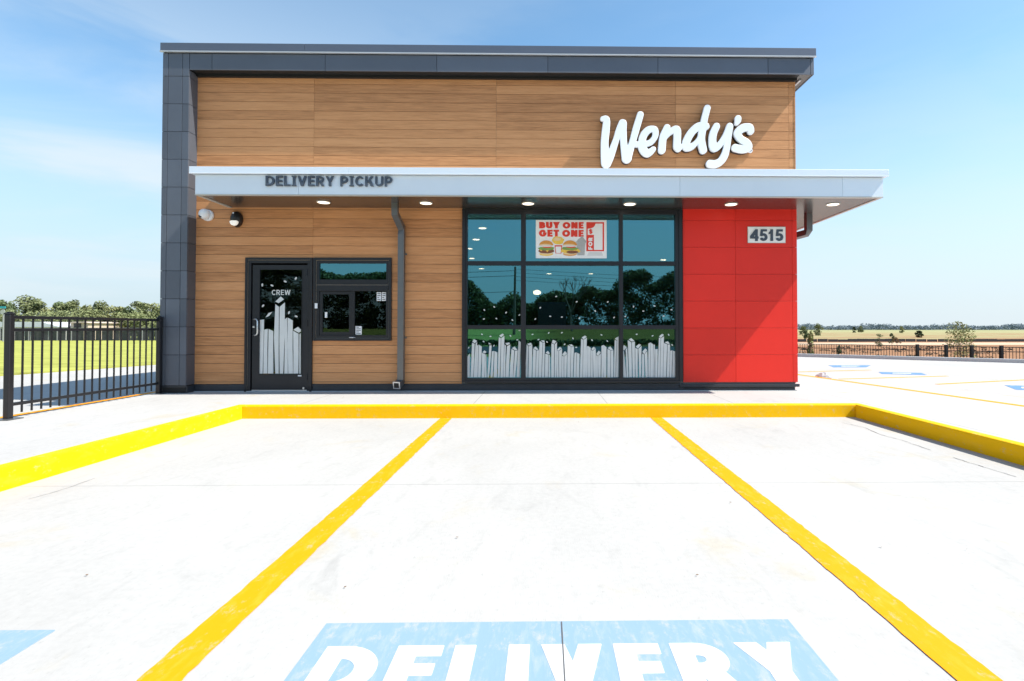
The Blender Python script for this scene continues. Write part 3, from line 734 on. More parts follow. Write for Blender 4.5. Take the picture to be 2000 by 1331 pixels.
m.box(XC1-.05, XC1+.06, YC+.061, 15, ZC0+.006, ZC1); m.box(XC0-.06, XC0+.05, YC+.061, YW-.001, ZC0+.006, ZC1)
m.box(XC0+.05, X1, YC+.061, YW-.002, ZC1-.06, ZC1-.02); m.box(X1+.004, XC1-.05, YC+.061, 15, ZC1-.06, ZC1-.02)
m.build('canopy_cap', WHITEM, canopy, bevel=.004)
MB().box(XC0-.055, XC1+.055, YC-.054, YC-.044, ZC0-.002, ZC0+.01).build('cap_drip_edge', mat('bright_edge', (.85, .86, .87), .3, .3), canopy)
m = MB(); m.box(XC0+.05, X1+.0, YC+.05, YW-.003, ZCB+.004, ZCB+.012); m.box(X1+.0, XC1-.05, YC+.05, 15, ZCB+.004, ZCB+.012)
m.build('canopy_soffit', SOFF, canopy)
m = MB(); m.box(XC0, XC1, YC-.004, YC+.05, ZCB-.006, ZCB+.0115); m.box(XC0, XC0+.05, YC+.0505, YW-.003, ZCB-.006, ZCB+.0115); m.box(XC1-.05, XC1, YC+.0505, 15, ZCB-.006, ZCB+.0115)
m.build('soffit_trim', SOFFT, canopy, bevel=.002)
# ---------------- door
dr = R_DOOR; y = YW-.02
def frame(m, r, t, y0, y1, bottom=True):
    x0, x1, z0, z1 = r
    m.box(x0, x0+t, y0, y1, z0, z1); m.box(x1-t, x1, y0, y1, z0, z1); m.box(x0+t, x1-t, y0, y1, z1-t, z1)
    if bottom: m.box(x0+t, x1-t, y0, y1, z0, z0+t)
m = MB(); frame(m, dr, .035, YW-.035, YW+.06, False); frame(m, (dr[0]+.036, dr[1]-.036, dr[2], dr[3]-.036), .05, YW-.012, YW+.06, False)
dfr = m.build('door_frame', BLACKM, bld, bevel=.003)
m = MB(); frame(m, (dr[0]+.035, dr[1]-.035, dr[2], dr[3]-.035), .006, YW-.016, YW-.0125, False); m.build('frame_bead', mat('tan_sealant', (.22, .19, .15), .6), dfr)
lf = rect_px(494, 518, 602, 764, YW); lf = (lf[0], lf[1], ZS+.03, lf[3]); gl = rect_px(508, 527, 588.5, 731.5, YW)
m = MB()
for r in minus(lf, [gl]): m.box(r[0], r[1], YW+.0, YW+.045, r[2], r[3])
door = m.build('door', BLACKM, bld)
m = MB(); frame(m, (gl[0]-.012, gl[1]+.012, gl[2]-.012, gl[3]+.012), .012, YW-.006, YW+.0); m.build('glazing_bead', BLACKM, door)
MB().box(gl[0], gl[1], YW+.016, YW+.024, gl[2], gl[3]).build('pane', GLASSD, door)
hx, hz1 = P(507, 624, YW); hz0 = P(507, 655, YW)[1]; hb = P(498, 640, YW)[0]
MB().tube([(hb, YW, hz1), (hb+.01, YW-.05, hz1), (hx-.02, YW-.062, hz1), (hx, YW-.066, hz1-.03), (hx, YW-.066, hz0+.03), (hx-.02, YW-.062, hz0), (hb+.01, YW-.05, hz0), (hb, YW, hz0)], .0115, 10).build('door_handle', STEEL, door, smooth=True)
a = P(496, 639, YW); MB().revolve((a[0], YW-.012, a[1]), [(.017, 0), (.017, .012)], 'y', 14).build('lock', STEEL, door)
for py in (533, 632, 736):
    a = P(600.5, py, YW); MB().revolve((a[0], YW-.016, a[1]), [(.009, -.05), (.009, .05)], 'z', 10).build('hinge', BLACKM, door)
    bpy.data.objects
MB().box(lf[0], lf[1], YW-.01, YW+.05, ZS+.011, ZS+.028).build('threshold', STEEL, door)
a = P(594, 761, YW); MB().box(a[0]-.012, a[0]+.012, YW-.03, YW, ZS+.04, ZS+.07).build('door_stop', STEEL, door)
a = rect_px(582, 732.5, 589, 735.5); MB().box(a[0], a[1], YW-.004, YW-.001, a[2], a[3]).build('sticker', STICK, door)
def dec_pts(ox, oy, sc, pts, Y=YW): return [P(ox+x/sc, oy+y/sc, Y) for x, y in pts]
def blob(cx, cz, a, b, rot, n=8): return [(cx+a*math.cos(t)*math.cos(rot)-b*math.sin(t)*math.sin(rot), cz+a*math.cos(t)*math.sin(rot)+b*math.sin(t)*math.cos(rot)) for t in [2*math.pi*i/n for i in range(n)]]
m = MB(); O = (480, 500, 4.757); yb = 1094
def stripq(m, O, yb, s, front, back, tone=0):
    if O[2] > 8: m.plate(dec_pts(*O, [(s[0]-4, yb), (s[1]+4, yb), (s[4]+4, s[5]+1), (s[2]-4, s[3]+1)], front), front+.0026, back+.0005, 1)  # added dark plate behind each strip, dims the bright glass in the gaps
    b0, b1, x0, y0, x1, y1 = s
    k = (y0+yb)/2; bul = random.uniform(-3, 3)
    pts = [(b0, yb), (b1, yb), ((b1+x1)/2+bul, (y1+yb)/2), (x1, y1), (x0, y0), ((b0+x0)/2+bul, k)]
    m.plate(dec_pts(*O, pts, front), front, back, tone)
DY0, DY1 = YW+.012, YW+.0155
for s in ((128, 156, 132, 596, 170, 592), (163, 200, 172, 686, 204, 680), (205, 255, 212, 680, 255, 700), (358, 390, 360, 592, 383, 575), (395, 438, 389, 575, 436, 600), (442, 488, 440, 697, 490, 724), (497, 510, 498, 726, 511, 720)):
    stripq(m, O, yb, s, DY0, DY1)
for pl_ in ([(275, 1094), (305, 1094), (305, 900), (308, 475), (275, 450), (262, 760)], [(315, 1094), (347, 1094), (360, 760), (363, 433), (315, 475), (312, 800)],
            [(275, 425), (305, 440), (355, 405), (325, 378)], [(442, 688), (490, 714), (511, 706), (511, 684), (485, 660)], [(183, 572), (215, 560), (246, 522), (212, 532)]):
    m.plate(dec_pts(*O, pl_, DY0), DY0, DY1, 0)
for x, y_, rr in ((153, 271, 1.5), (243, 276, -.4), (366, 239, -.4), (465, 210, 1.1), (160, 465, .9), (401, 529, 1.2), (468, 563, -.3)):
    a = P(480+x/4.757, 500+y_/4.757, DY0); MB().plate(blob(a[0], a[1], .026, .014, rr), DY0, DY1, 0).build('salt_decal', VINYL, door)
m.build('fry_decal', VINYL, door)
tl_, tw_ = text_loops('CREW', .155, .15, step=.02)
a = P(530, 576.5, YW); b = P(566.5, 566.5, YW); sx2 = (b[0]-a[0])/tw_; sz2 = b[1]-a[1]
curve_mesh('lettering', [[(a[0]+x*sx2, a[1]+y_*sz2) for x, y_ in lp] for _, ls in tl_ for lp in ls], VINYL, .003, 0, door, 'wall', (0, YW+.0155, 0))
# ---------------- service window
r = R_SERV; m = MB(); frame(m, r, .04, YW-.035, YW+.06)
frame(m, (r[0]+.041, r[1]-.041, r[2]+.041, r[3]-.041), .05, YW-.012, YW+.06)
zt0 = P(690, 546.5, YW)[1]; zt1 = P(690, 569, YW)[1]
m.box(r[0]+.091, r[1]-.091, YW-.012, YW+.06, zt1, zt0)
m.box(r[0]+.05, r[1]-.05, YW-.026, YW-.012, zt1+.0, (zt0+zt1)/2)
xm = P(690.5, 600, YW)[0]; m.box(xm-.022, xm+.022, YW-.012, YW+.05, r[2]+.091, zt1-.001)
svc = m.build('service_window', BLACKM, bld, bevel=.003)
m = MB(); frame(m, (r[0]+.04, r[1]-.04, r[2]+.04, r[3]-.04), .006, YW-.016, YW-.0125); m.box(r[0]+.05, r[1]-.05, YW-.0275, YW-.0262, (zt0+zt1)/2+.001, (zt0+zt1)/2+.007)
m.build('frame_bead', bpy.data.materials['tan_sealant'], svc)
m = MB(); q = (r[0]+.093, xm-.0225, r[2]+.093, zt1-.003); frame(m, q, .05, YW+.0, YW+.03); m.build('sliding_sash', BLACKM, svc, bevel=.002)
MB().box(q[0]+.05, q[1]-.05, YW+.012, YW+.018, q[2]+.05, q[3]-.05).build('pane', GLASSD, svc)
MB().box(xm+.022, r[1]-.091, YW+.012, YW+.018, r[2]+.091, zt1).build('pane', GLASSD, svc)
MB().box(r[0]+.091, r[1]-.091, YW+.012, YW+.018, zt0, r[3]-.091).build('pane', GLASS, svc)
def lines_sticker(m, q, Y0, rows, cols=1):
    m.box(q[0], q[1], Y0-.003, Y0, q[2], q[3], 0)
    for cc in range(cols):
        wA = (q[1]-q[0])/cols; xa = q[0]+wA*cc+wA*.14; xb = q[0]+wA*(cc+1)-wA*.14
        for k in range(rows):
            zc = q[2]+(q[3]-q[2])*(k+.7)/(rows+.4); hh = (q[3]-q[2])*.22/rows
            m.box(xa, xb-(.3*wA if k % 3 == 1 else 0), Y0-.0045, Y0-.0031, zc-hh, zc+hh, 1)
GREYP = mat('printed_grey', (.16, .17, .18), .6)
for q_, n_r in ((rect_px(694, 637.5, 706, 654), 5), (rect_px(735.5, 571, 744, 588), 4), (rect_px(745.5, 571, 753.5, 588), 4)):
    m = MB(); lines_sticker(m, q_, YW+.0115, n_r); m.build('sticker', [STICK, GREYP], svc)
m = MB(); q = rect_px(617, 593, 622, 603); m.box(q[0], q[1], YW-.045, YW-.0355, q[2], q[3]); m.build('sensor', WHITEP, svc)
m = MB(); q = rect_px(635.5, 610, 639.5, 621); m.box(q[0], q[1], YW-.018, YW-.0005, q[2], q[3]); m.build('latch', WHITEP, svc)
m = MB(); q = P(689, 659.5, YW); m.tube([(q[0]-.045, YW-.03, q[1]), (q[0]-.03, YW-.05, q[1]), (q[0]+.03, YW-.05, q[1]), (q[0]+.045, YW-.03, q[1])], .008, 8); m.build('pull_handle', STEEL, svc)
# ---------------- storefront window
r = R_STORE; m = MB()
cx = [P(v, 580, YW)[0] for v in (903, 913, 1017.5, 1027, 1209, 1216.5, 1318.5, 1332)]
rz_ = [P(1100, v, YW)[1] for v in (410, 419.5, 511, 519, 635.5, 643.5, 738.5, 745)]
y0, y1 = YW-.03, YW+.07
m.box(cx[0], cx[1]-.03, YW-.045, y1, rz_[7], rz_[0]); m.box(cx[6]+.055, cx[7], YW-.045, y1, rz_[7], rz_[0])
m.box(cx[1]-.03, cx[1], y0, y1, rz_[7], rz_[0]); m.box(cx[6], cx[6]+.055, y0, y1, rz_[7], rz_[0])
m.box(cx[2], cx[3], y0, y1, rz_[7], rz_[0]); m.box(cx[4], cx[5], y0, y1, rz_[7], rz_[0])
for (a, b) in ((1, 2), (3, 4), (5, 6)):
    for (c, d) in ((0, 1), (2, 3), (4, 5), (6, 7)): m.box(cx[a], cx[b], y0+.002, y1, rz_[d], rz_[c])
m.box(cx[1]-.03, cx[6]+.055, YW-.055, YW-.0305, rz_[7]-.02, rz_[7]+.012)
sto = m.build('storefront_window', BLACKM, bld, bevel=.0025)
for (a, b) in ((1, 2), (3, 4), (5, 6)):
    for (c, d) in ((1, 2), (3, 4), (5, 6)): MB().box(cx[a], cx[b], YW+.016, YW+.024, rz_[d], rz_[c]).build('pane', GLASS, sto)
GAPDIM = mat('dim_glass_outline', (.05, .065, .08), .6)  # dim reflection between the fries painted as dark plates, not a real film
A = (900, 640, 9.0909); B2 = (1110, 640, 8.696)
strA = [(118,158,118,515,160,460),(172,220,200,270,245,292),(228,262,262,290,290,255),(262,298,290,320,312,308),(305,350,320,305,372,340),(370,418,375,450,430,475),(425,458,437,480,452,480),(472,500,508,320,548,320),(528,565,552,425,588,418),(582,640,598,420,650,445),(655,690,675,175,712,190),(705,750,718,190,775,150),(755,790,778,300,800,320),(795,850,820,335,878,300),(865,925,900,380,950,410),(930,965,962,415,1010,408),(990,1045,1028,232,1066,260)]
capA = [[(205,255),(250,280),(290,238),(230,208)],[(382,440),(430,462),(455,435),(420,408)],[(492,268),(500,302),(545,298)],[(683,145),(715,175),(770,130),(740,108)],[(790,278),(820,318),(875,290),(860,265)],[(908,368),(962,405),(1005,400),(955,338)]]
strB = [(1145,1185,1170,300,1200,335),(1200,1258,1208,335,1268,305),(1272,1325,1285,375,1335,405),(1332,1370,1345,410,1388,405),(1378,1430,1400,240,1455,270),(1438,1482,1462,270,1492,268),(1492,1548,1500,465,1555,485),(1558,1590,1562,488,1580,485),(1605,1655,1610,280,1660,300),(1665,1695,1670,300,1708,260),(1702,1738,1708,405,1735,420),(1745,1785,1742,420,1798,380),(1790,1830,1800,500,1830,515),(1836,1875,1836,515,1888,470),(1890,1942,1900,315,1955,340),(1950,1990,1960,345,2010,345)]
capB = [[(1178,290),(1208,325),(1265,300),(1245,272)],[(1290,368),(1340,398),(1382,400),(1330,338)],[(1420,232),(1460,262),(1490,262),(1480,228)],[(1505,450),(1560,478),(1582,460),(1545,415)],[(1615,268),(1662,295),(1698,245),(1635,218)],[(1708,395),(1735,415),(1795,370),(1760,345)],[(1800,480),(1832,512),(1888,460),(1850,420)],[(1918,305),(1960,338),(2010,338),(1970,300)]]
strC = [(90,130,105,430,140,425),(135,185,148,430,190,450),(195,240,218,190,250,210),(245,290,258,210,315,175),(292,325,305,330,330,315),(330,375,331,315,380,345),(380,418,385,380,410,400),(428,470,412,400,465,355),(472,505,472,470,502,490),(512,548,505,490,555,440),(560,595,562,315,598,298),(600,645,600,298,648,335),(662,712,665,365,715,390),(722,765,722,392,765,388),(775,802,790,210,818,225),(808,850,822,225,852,190)]
capC = [[(228,168),(258,205),(312,162),(285,138)],[(390,365),(410,395),(460,350),(432,328)],[(472,452),(505,486),(552,420),(515,395)],[(668,350),(718,385),(762,382),(712,322)],[(792,190),(820,218),(852,195),(852,152)]]
strD = [(930,985,922,390,945,405),(990,1022,975,380,1000,340),(1035,1080,1010,215,1070,250),(1095,1130,1080,250,1130,245),(1145,1180,1138,345,1180,370),(1205,1232,1190,365,1243,310),(1250,1288,1255,440,1285,460),(1312,1350,1295,455,1342,400),(1360,1385,1360,275,1395,255),(1392,1440,1398,255,1440,285),(1446,1465,1448,290,1470,295),(1475,1510,1475,372,1518,365),(1518,1555,1540,170,1568,185),(1562,1605,1575,185,1625,150),(1612,1660,1625,262,1680,285),(1672,1712,1688,290,1728,288),(1720,1755,1732,395,1768,388),(1765,1815,1775,392,1812,405)]
capD = [[(922,372),(945,395),(992,335),(942,295)],[(1025,205),(1075,240),(1128,235),(1070,180)],[(1145,325),(1182,360),(1235,295),(1200,280)],[(1258,415),(1288,455),(1340,385),(1305,355)],[(1542,150),(1570,178),(1622,128),(1595,108)],[(1635,250),(1690,282),(1725,275),(1690,235)]]
dots = [(291,716),(225,737),(370,754),(459,770),(222,797),(305,794),(412,804),(598,722),(704,647),(841,682),(1048,683),(965,744),(664,779),(742,784),(859,791),(1090,787),(565,797),(1220,714),(1285,744),(1360,710),(1473,735),(1421,777),(1165,780),(209,899),(266,913),(399,909),(459,873),(220,947),(289,975),(120,988),(445,936),(546,900),(654,890),(742,888),(586,934),(643,950),(816,926),(943,938),(1006,903),(1045,944),(760,966),(838,986),(1241,899),(1347,909),(1454,902),(1478,970)]
for sets, lo, hi in (([(A, 885, strA, capA)], 0, 478), ([(A, 885, strB, capB), (B2, 848, strC, capC)], 478, 1130), ([(B2, 848, strD, capD)], 1130, 2000)):
    m = MB()
    for O_, yb_, st_, cp_ in sets:
        for i, s in enumerate(st_): stripq(m, O_, yb_, s, DY0, DY1, 0)
        for c in cp_: m.plate(dec_pts(*O_, c, DY0), DY0-.001, DY1-.001, 0)
    for x, y_ in dots:
        if lo <= x < hi:
            a = P(880+x/3.413, 390+y_/3.413, DY0); MB().plate(blob(a[0], a[1], .017, .010, random.uniform(-1.2, 1.2)), DY0, DY1, 0).build('salt_decal', VINYL, sto)
    m.build('fry_decal', [VINYL, GAPDIM], sto)
# ---------------- downspouts
m = MB(); xa = P(771, 420, 8.4)[0]; xb = P(784, 600, YW-.06)[0]
zt_ = ZCB+.004
m.tube([(xa, 8.42, zt_), (xa, 8.42, zt_-.16), (xb, YW-.066, zt_-.34), (xb, YW-.066, zt_-.45), (xb, YW-.066, .36)], .048, square=True)
m.tube([(xb, YW-.066, .36), (xb-.005, YW-.07, .33), (xb-.03, YW-.19, .29)], .05, square=True, cap=False)
ds = m.build('downspout', PIPE, bld)
for py in (497, 660):
    z_ = P(784, py, YW)[1]; MB().box(xb-.075, xb+.075, YW-.015, YW-.001, z_-.012, z_+.012).build('bracket', PIPE, ds)
m = MB(); m.tube([(xb-.0315, YW-.196, .2884), (xb-.033, YW-.206, .2859)], .058, square=True); m.build('outlet_rim', STEEL, ds)
m = MB(); m.tube([(xb-.033, YW-.2065, .2858), (xb-.0332, YW-.2085, .2853)], .040, square=True); m.build('outlet_opening', BLACKD, ds)
m = MB(); ex = 4.50; m.tube([(ex, 9.1, zt_), (ex, 9.1, 2.86), (ex-.02, 9.12, 2.82), (X1+.09, 9.46, 2.76), (X1+.06, 9.5, 2.7), (X1+.06, 9.5, .5)], .05, square=True)
m.tube([(X1+.06, 9.5, .5), (X1+.1, 9.45, .38), (X1+.24, 9.4, .28)], .05, square=True); m.build('downspout', PIPE, bld)
# ================================================================ fixed fittings (things)
for px, py, lab in ((632, 395.5, 'round recessed light glowing in canopy soffit above the crew door'), (832, 397, 'round recessed light glowing in soffit just right of the downspout'),
                (1031.5, 398, 'round recessed light glowing in soffit above the left half of the big window'), (1230, 399, 'round recessed light glowing in soffit above the right half of the big window'),
                (1428, 399.5, 'round recessed light glowing in soffit above the red wall'), (1627, 399.5, 'round recessed light glowing in the soffit corner past the red wall')):
    d = ray(px, py); k = (ZCB-EYE)/d.z; x_, y_ = d.x*k, d.y*k
    e = empty('recessed_light', (x_, y_, ZCB), lab, 'ceiling light', 'recessed lights of the canopy')
    MB().revolve((x_, y_, ZCB), [(.085, .0035), (.105, .0035), (.105, -.004), (.088, -.006), (.085, -.003)], 'z', 28).build('trim_ring', SOFFT, e, smooth=False)
    MB().revolve((x_, y_, ZCB), [(.086, .001), (.086, -.0068), (.07, -.010)], 'z', 28).build('diffuser', LAMP, e)
d = ray(1557, 438); k = (ZCB-EYE)/d.z
# big script sign
def zc(x, y): return P(1140+x/5.5556, 180+y/5.5556, YW-.10)
strokes = [
 [(203,296,27),(245,306,38),(238,420,44),(226,540,43),(229,690,47),(243,775,57)],
 [(243,775,56),(290,690,45),(350,520,36),(385,420,41),(420,346,46)],
 [(422,346,45),(425,450,40),(437,600,40),(465,722,56)],
 [(465,720,54),(520,570,38),(568,400,40),(612,252,38)],
 [(500,610,22),(545,573,30),(610,575,34),(660,570,34)],
 [(655,575,33),(728,548,33),(772,485,34),(772,420,36),(738,406,36),(690,424,40),(646,480,42),(628,560,42),(638,622,45),(680,666,45),(720,655,38),(753,625,30)],
 [(901,392,38),(858,500,42),(845,635,42)],
 [(880,500,26),(935,440,32),(1005,412,42),(1012,500,42),(1008,590,42),(1022,612,43)],
 [(1022,612,40),(1065,590,24),(1105,600,38)],
 [(1300,378,40),(1240,380,43),(1165,445,43),(1112,540,44),(1108,602,42),(1165,598,37),(1225,545,28),(1270,470,30),(1295,400,40)],
 [(1337,180,38),(1308,290,38),(1290,390,42),(1272,500,42),(1280,580,44),(1293,634,43)],
 [(1300,378,40),(1322,378,40)],
 [(1437,378,39),(1402,455,42),(1393,540,43),(1410,608,46),(1465,585,36),(1535,480,34),(1580,378,39)],
 [(1580,378,39),(1562,500,38),(1545,620,38),(1520,700,42),(1480,758,42),(1425,785,43),(1365,783,43)],
 [(1670,295,38),(1668,318,35),(1655,345,26)],
 [(1808,430,38),(1795,390,42),(1725,396,45),(1664,450,42),(1700,515,40),(1765,560,44),(1780,605,44),(1720,625,43),(1640,610,42)],
]
def smooth_pts(ps, n=6):
    if len(ps) < 3: return ps
    q = [ps[0]]+ps+[ps[-1]]; o = []
    for i in range(1, len(q)-2):
        p0, p1, p2, p3 = q[i-1:i+3]
        for k in range(n):
            t = k/n; o.append(tuple(.5*((2*b)+(-a+c)*t+(2*a-5*b+4*c-d_)*t*t+(-a+3*b-3*c+d_)*t**3) for a, b, c, d_ in zip(p0, p1, p2, p3)))
    o.append(ps[-1]); return o
x0w, z0w = zc(0, 944); x1w, z1w = zc(2000, 0); mpp_ = (x1w-x0w)/2000
prims = []
for s in strokes:
    s2 = smooth_pts(s); prims.append(('s', [(a, -b) for a, b, c in s2], [c-1.5 for a, b, c in s2], False))
lps = contours(prims, (140, 1900, -860, -100), 5.0, .35)
def w2(lp): return [zc(x, -y) for x, y in lp]
lps_m = [w2(lp) for lp in lps]
letters = empty('script_sign', (P(1320, 270, YW)[0], YW, P(1320, 330, YW)[1]), 'large white raised script lettering on the upper wood wall', 'sign')
curve_mesh('letter_face', lps_m, [LETW], .055, .007, letters, 'wall', (0, YW-.075, 0))
lps_b = []
for lp in contours([(p[0], p[1], [c-3 for c in p[2]], False) for p in prims], (140, 1900, -860, -100), 6.0, .5): lps_b.append(w2(lp))
curve_mesh('letter_return', lps_b, [LETS], .065, 0, letters, 'wall', (0, YW-.008, 0))
rgc = [('s', [(a, -b) for a, b in arc(1826, 620, 21, 21, 0, 360, 20)], 4.5, False),
       ('s', [(1818, -632), (1818, -609)], 2.6), ('s', [(1818, -610), (1828, -610), (1832, -615), (1828, -620), (1818, -620)], 2.4), ('s', [(1825, -620), (1834, -632)], 2.4)]
curve_mesh('registered_mark', [w2(lp) for lp in contours(rgc, (1790, 1860, -660, -590), 1.5, .3)], LETW, .02, 0, letters, 'wall', (0, YW-.01, 0))
# DELIVERY PICKUP on the canopy
sg = empty('lettering_sign', (P(643, 364, YC)[0], YC, P(643, 364, YC)[1]), 'dark slate raised capitals reading DELIVERY PICKUP on the white canopy edge', 'sign')
tl, tw = text_loops('DELIVERY PICKUP', .185, .13, True, step=.025, space=.42)
a = P(520.5, 364.3, YC); b = P(767, 344.5, YC); sx3 = (b[0]-a[0])/tw; sz3 = P(520.5, 344.6, YC)[1]-a[1]
b2 = P(767, 365.3, YC)[1]-a[1]
for ch, ls in tl:
    curve_mesh('letter', [[(a[0]+x*sx3, a[1]+y_*sz3) for x, y_ in lp] for lp in ls], LETG, .03, .003, sg, 'wall', (0, YC-.004, 0))
# house number
q = rect_px(1460, 444, 1533, 475, YW); hs_ = empty('number_sign', ((q[0]+q[1])/2, YW, q[2]), 'white plate with dark number 4515 on the red wall', 'sign')
MB().box(q[0], q[1], YW-.018, YW-.0062, q[2], q[3]).build('plate', mat('number_plate_white', (.88, .89, .88), .4), hs_, bevel=.002)
m = MB(); frame(m, (q[0]-.006, q[1]+.006, q[2]-.006, q[3]+.006), .006, YW-.019, YW-.0062); m.build('plate_edge', mat('tan_edge', (.45, .36, .30), .5), hs_)
tl, tw = text_loops('4515', .21, .075, step=.018)
a = P(1464, 471.5, YW); b = P(1529, 449, YW); sx3 = (b[0]-a[0])/tw; sz3 = b[1]-a[1]
for ch, ls in tl: curve_mesh('digit', [[(a[0]+x*sx3, a[1]+y_*sz3) for x, y_ in lp] for lp in ls], LETG, .012, .002, hs_, 'wall', (0, YW-.0182, 0))
# security camera
c0 = P(402, 420, YW-.05); e = empty('security_camera', (c0[0], YW, c0[1]), 'white dome security camera on the wood wall beside the dark pillar', 'security camera')
MB().revolve((c0[0]+.012, YW-.001, c0[1]-.003), [(.092, 0), (.092, -.03), (.082, -.045)], 'y', 28).build('mount', WHITEP, e, bevel=.004)
m = MB(); m.revolve((c0[0]-.012, YW-.04, c0[1]+.008), [(.082, .0), (.086, -.025), (.08, -.055), (.06, -.082), (.035, -.096), (.01, -.10)], 'y', 26); m.build('housing', WHITEP, e, smooth=True)
m = MB(); m.revolve((c0[0]-.04, YW-.118, c0[1]-.028), [(.030, .035), (.030, -.004), (.022, -.010)], 'y', 20); m.build('lens', BLACKP, e)
m = MB(); m.revolve((c0[0]-.04, YW-.129, c0[1]-.028), [(.009, .004), (.006, -.002)], 'y', 12); m.build('lens_glint', STEEL, e)
# wall lamp
c0 = P(461, 428, YW-.05); e = empty('wall_lamp', (c0[0], YW, c0[1]), 'black oval wall lamp with white lower lens left of the crew door', 'wall lamp')
m = MB(); m.revolve((c0[0], YW-.001, c0[1]), [(.09, 0), (.09, -.03), (.082, -.07), (.06, -.10), (.03, -.115)], 'y', 28, sy=1.42); m.build('housing', BLACKP, e, smooth=True)
m = MB()
n_ = 14; pts = []
for i in range(n_+1):
    t = math.pi+math.pi*i/n_; pts.append((c0[0]-.005+.066*math.cos(t), c0[1]-.045+.072*math.sin(t)))
pts += [(c0[0]+.035, c0[1]-.034), (c0[0]-.005, c0[1]-.028), (c0[0]-.045, c0[1]-.034)]
m.plate(pts, YW-.118, YW-.07); m.build('lens', LENS, e, bevel=.012)
m = MB(); m.revolve((c0[0]-.015, YW-.10, c0[1]+.085), [(.012, .02), (.012, -.006)], 'y', 12); m.build('photocell', STEEL, e)
# ---------------- poster in the window
q = rect_px(1046.5, 430, 1185, 505, YW); pe = empty('poster', ((q[0]+q[1])/2, YW, q[2]), 'white poster of two burgers and red capitals in the big window', 'poster')
MB().box(q[0], q[1], YW+.004, YW+.012, q[2], q[3]).build('sheet', mat('poster_white', (.88, .88, .87), .45), pe)
PR = mat('print_red', (.78, .045, .02), .5); PW = mat('print_white', (.88, .88, .87), .45)
def pz(x, y): return P(1030+x/11.111, 410+y/11.111, YW)       # coordinates of the enlarged poster crop
YP = YW+.004
def put(txt, w, x0, y0, x1, y1, matr, yy=YP, rot=False, gap=.09, step=.03):
    tl, tw = text_loops(txt, w, gap, step=step, space=.34); lps = []
    for _, ls in tl:
        for lp in ls:
            if rot: lps.append([pz(x0+(1-y_)*(x1-x0), y1-(x/tw)*(y1-y0)) for x, y_ in lp])
            else: lps.append([pz(x0+(x/tw)*(x1-x0), y1-y_*(y1-y0)) for x, y_ in lp])
    return curve_mesh('lettering', lps, matr, .0012, 0, pe, 'wall', (0, yy, 0))
put('BUY', .31, 255, 265, 705, 405, PR, gap=.05); put('ONE', .30, 765, 268, 1222, 410, PR)
put('GET', .31, 250, 435, 690, 585, PR); put('ONE', .30, 755, 438, 1222, 588, PR)
def pbox(m, x0, y0, x1, y1, ya, yb, mi=0):
    a = pz(x0, y1); b = pz(x1, y0); m.box(a[0], b[0], ya, yb, a[1], b[1], mi)
m = MB()
pbox(m, 1280, 270, 1665, 900, YP-.0012, YP)
m.build('red_block', PR, pe)
m = MB(); m.plate([pz(*v) for v in [(1632, 302), (1632, 872), (1445, 872), (1445, 545), (1310, 545), (1310, 412), (1375, 405), (1435, 382), (1470, 335), (1478, 302)]], YP-.0026, YP-.0014)
m.build('white_numeral', PW, pe)
put('$', .26, 1335, 425, 1415, 522, PR, YP-.0032, step=.04)
put('FOR', .28, 1322, 602, 1412, 870, PW, YP-.0014, rot=True, step=.04)
BUN = mat('print_bun', (.72, .30, .05), .5, var=.25, vscale=60); BUNL = mat('print_bun_pale', (.85, .62, .35), .5); LET = mat('print_lettuce', (.22, .36, .08), .5, var=.5, vscale=90)
MEAT = mat('print_patty', (.24, .085, .035), .5, var=.4, vscale=70); CHE = mat('print_cheese', (.90, .58, .08), .5, var=.2, vscale=70); TOM = mat('print_tomato', (.75, .08, .04), .5)
GRY = mat('print_grey', (.42, .43, .42), .5, var=.15, vscale=50); PMATS = [BUN, BUNL, LET, MEAT, CHE, TOM, GRY, PW]
lay = [0]
def shp(m, pts, mi):
    lay[0] += 1; yy = YP-.001-lay[0]*.0002; m.plate([pz(*p) for p in pts][::-1] if True else pts, yy, yy+.00012, mi)
def ell(cx_, cy_, a, b, t0=0, t1=360, n=18, wob=0): return [(cx_+a*(1+random.uniform(-wob, wob))*math.cos(R(t0+(t1-t0)*i/n)), cy_-b*(1+random.uniform(-wob, wob))*math.sin(R(t0+(t1-t0)*i/n))) for i in range(n+(1 if t1-t0 < 360 else 0))]
def burger(m, cx_, s, fried):
    shp(m, ell(cx_, 960, 165*s, 42), 0 if fried else 4)
    shp(m, ell(cx_, 950, 150*s, 25), 1)
    shp(m, ell(cx_+(10 if fried else 0), 895, 190*s if not fried else 235*s, 55, wob=.06), 4 if fried else 3)
    if not fried: shp(m, [(cx_-20, 870), (cx_+60, 868), (cx_+25, 925)], 4); shp(m, [(cx_-150, 865), (cx_-60, 862), (cx_-110, 900)], 4)
    else: shp(m, ell(cx_+50, 920, 130, 35, wob=.08), 3)
    shp(m, ell(cx_, 840, 190*s, 42, wob=.10, n=26), 2)
    shp(m, ell(cx_+20, 808, 110*s, 22), 5)
    shp(m, ell(cx_-10, 790, 150*s, 14, wob=.05), 7)
    shp(m, ell(cx_, 775, 165*s, 108, 0, 180), 0)
    shp(m, ell(cx_-20, 772, 140*s, 30, 0, 180), 1)
m = MB()
shp(m, [(1085, 990), (1240, 990), (1262, 720), (1065, 720)], 6); shp(m, ell(1172, 700, 125, 24), 6)
shp(m, [(1070, 690), (1290, 690), (1240, 640), (1185, 555), (1150, 610), (1100, 640)], 6)
shp(m, [(590, 770), (760, 770), (740, 950), (610, 950)], 5)
shp(m, [(610, 800), (735, 800), (722, 940), (625, 940)], 7)
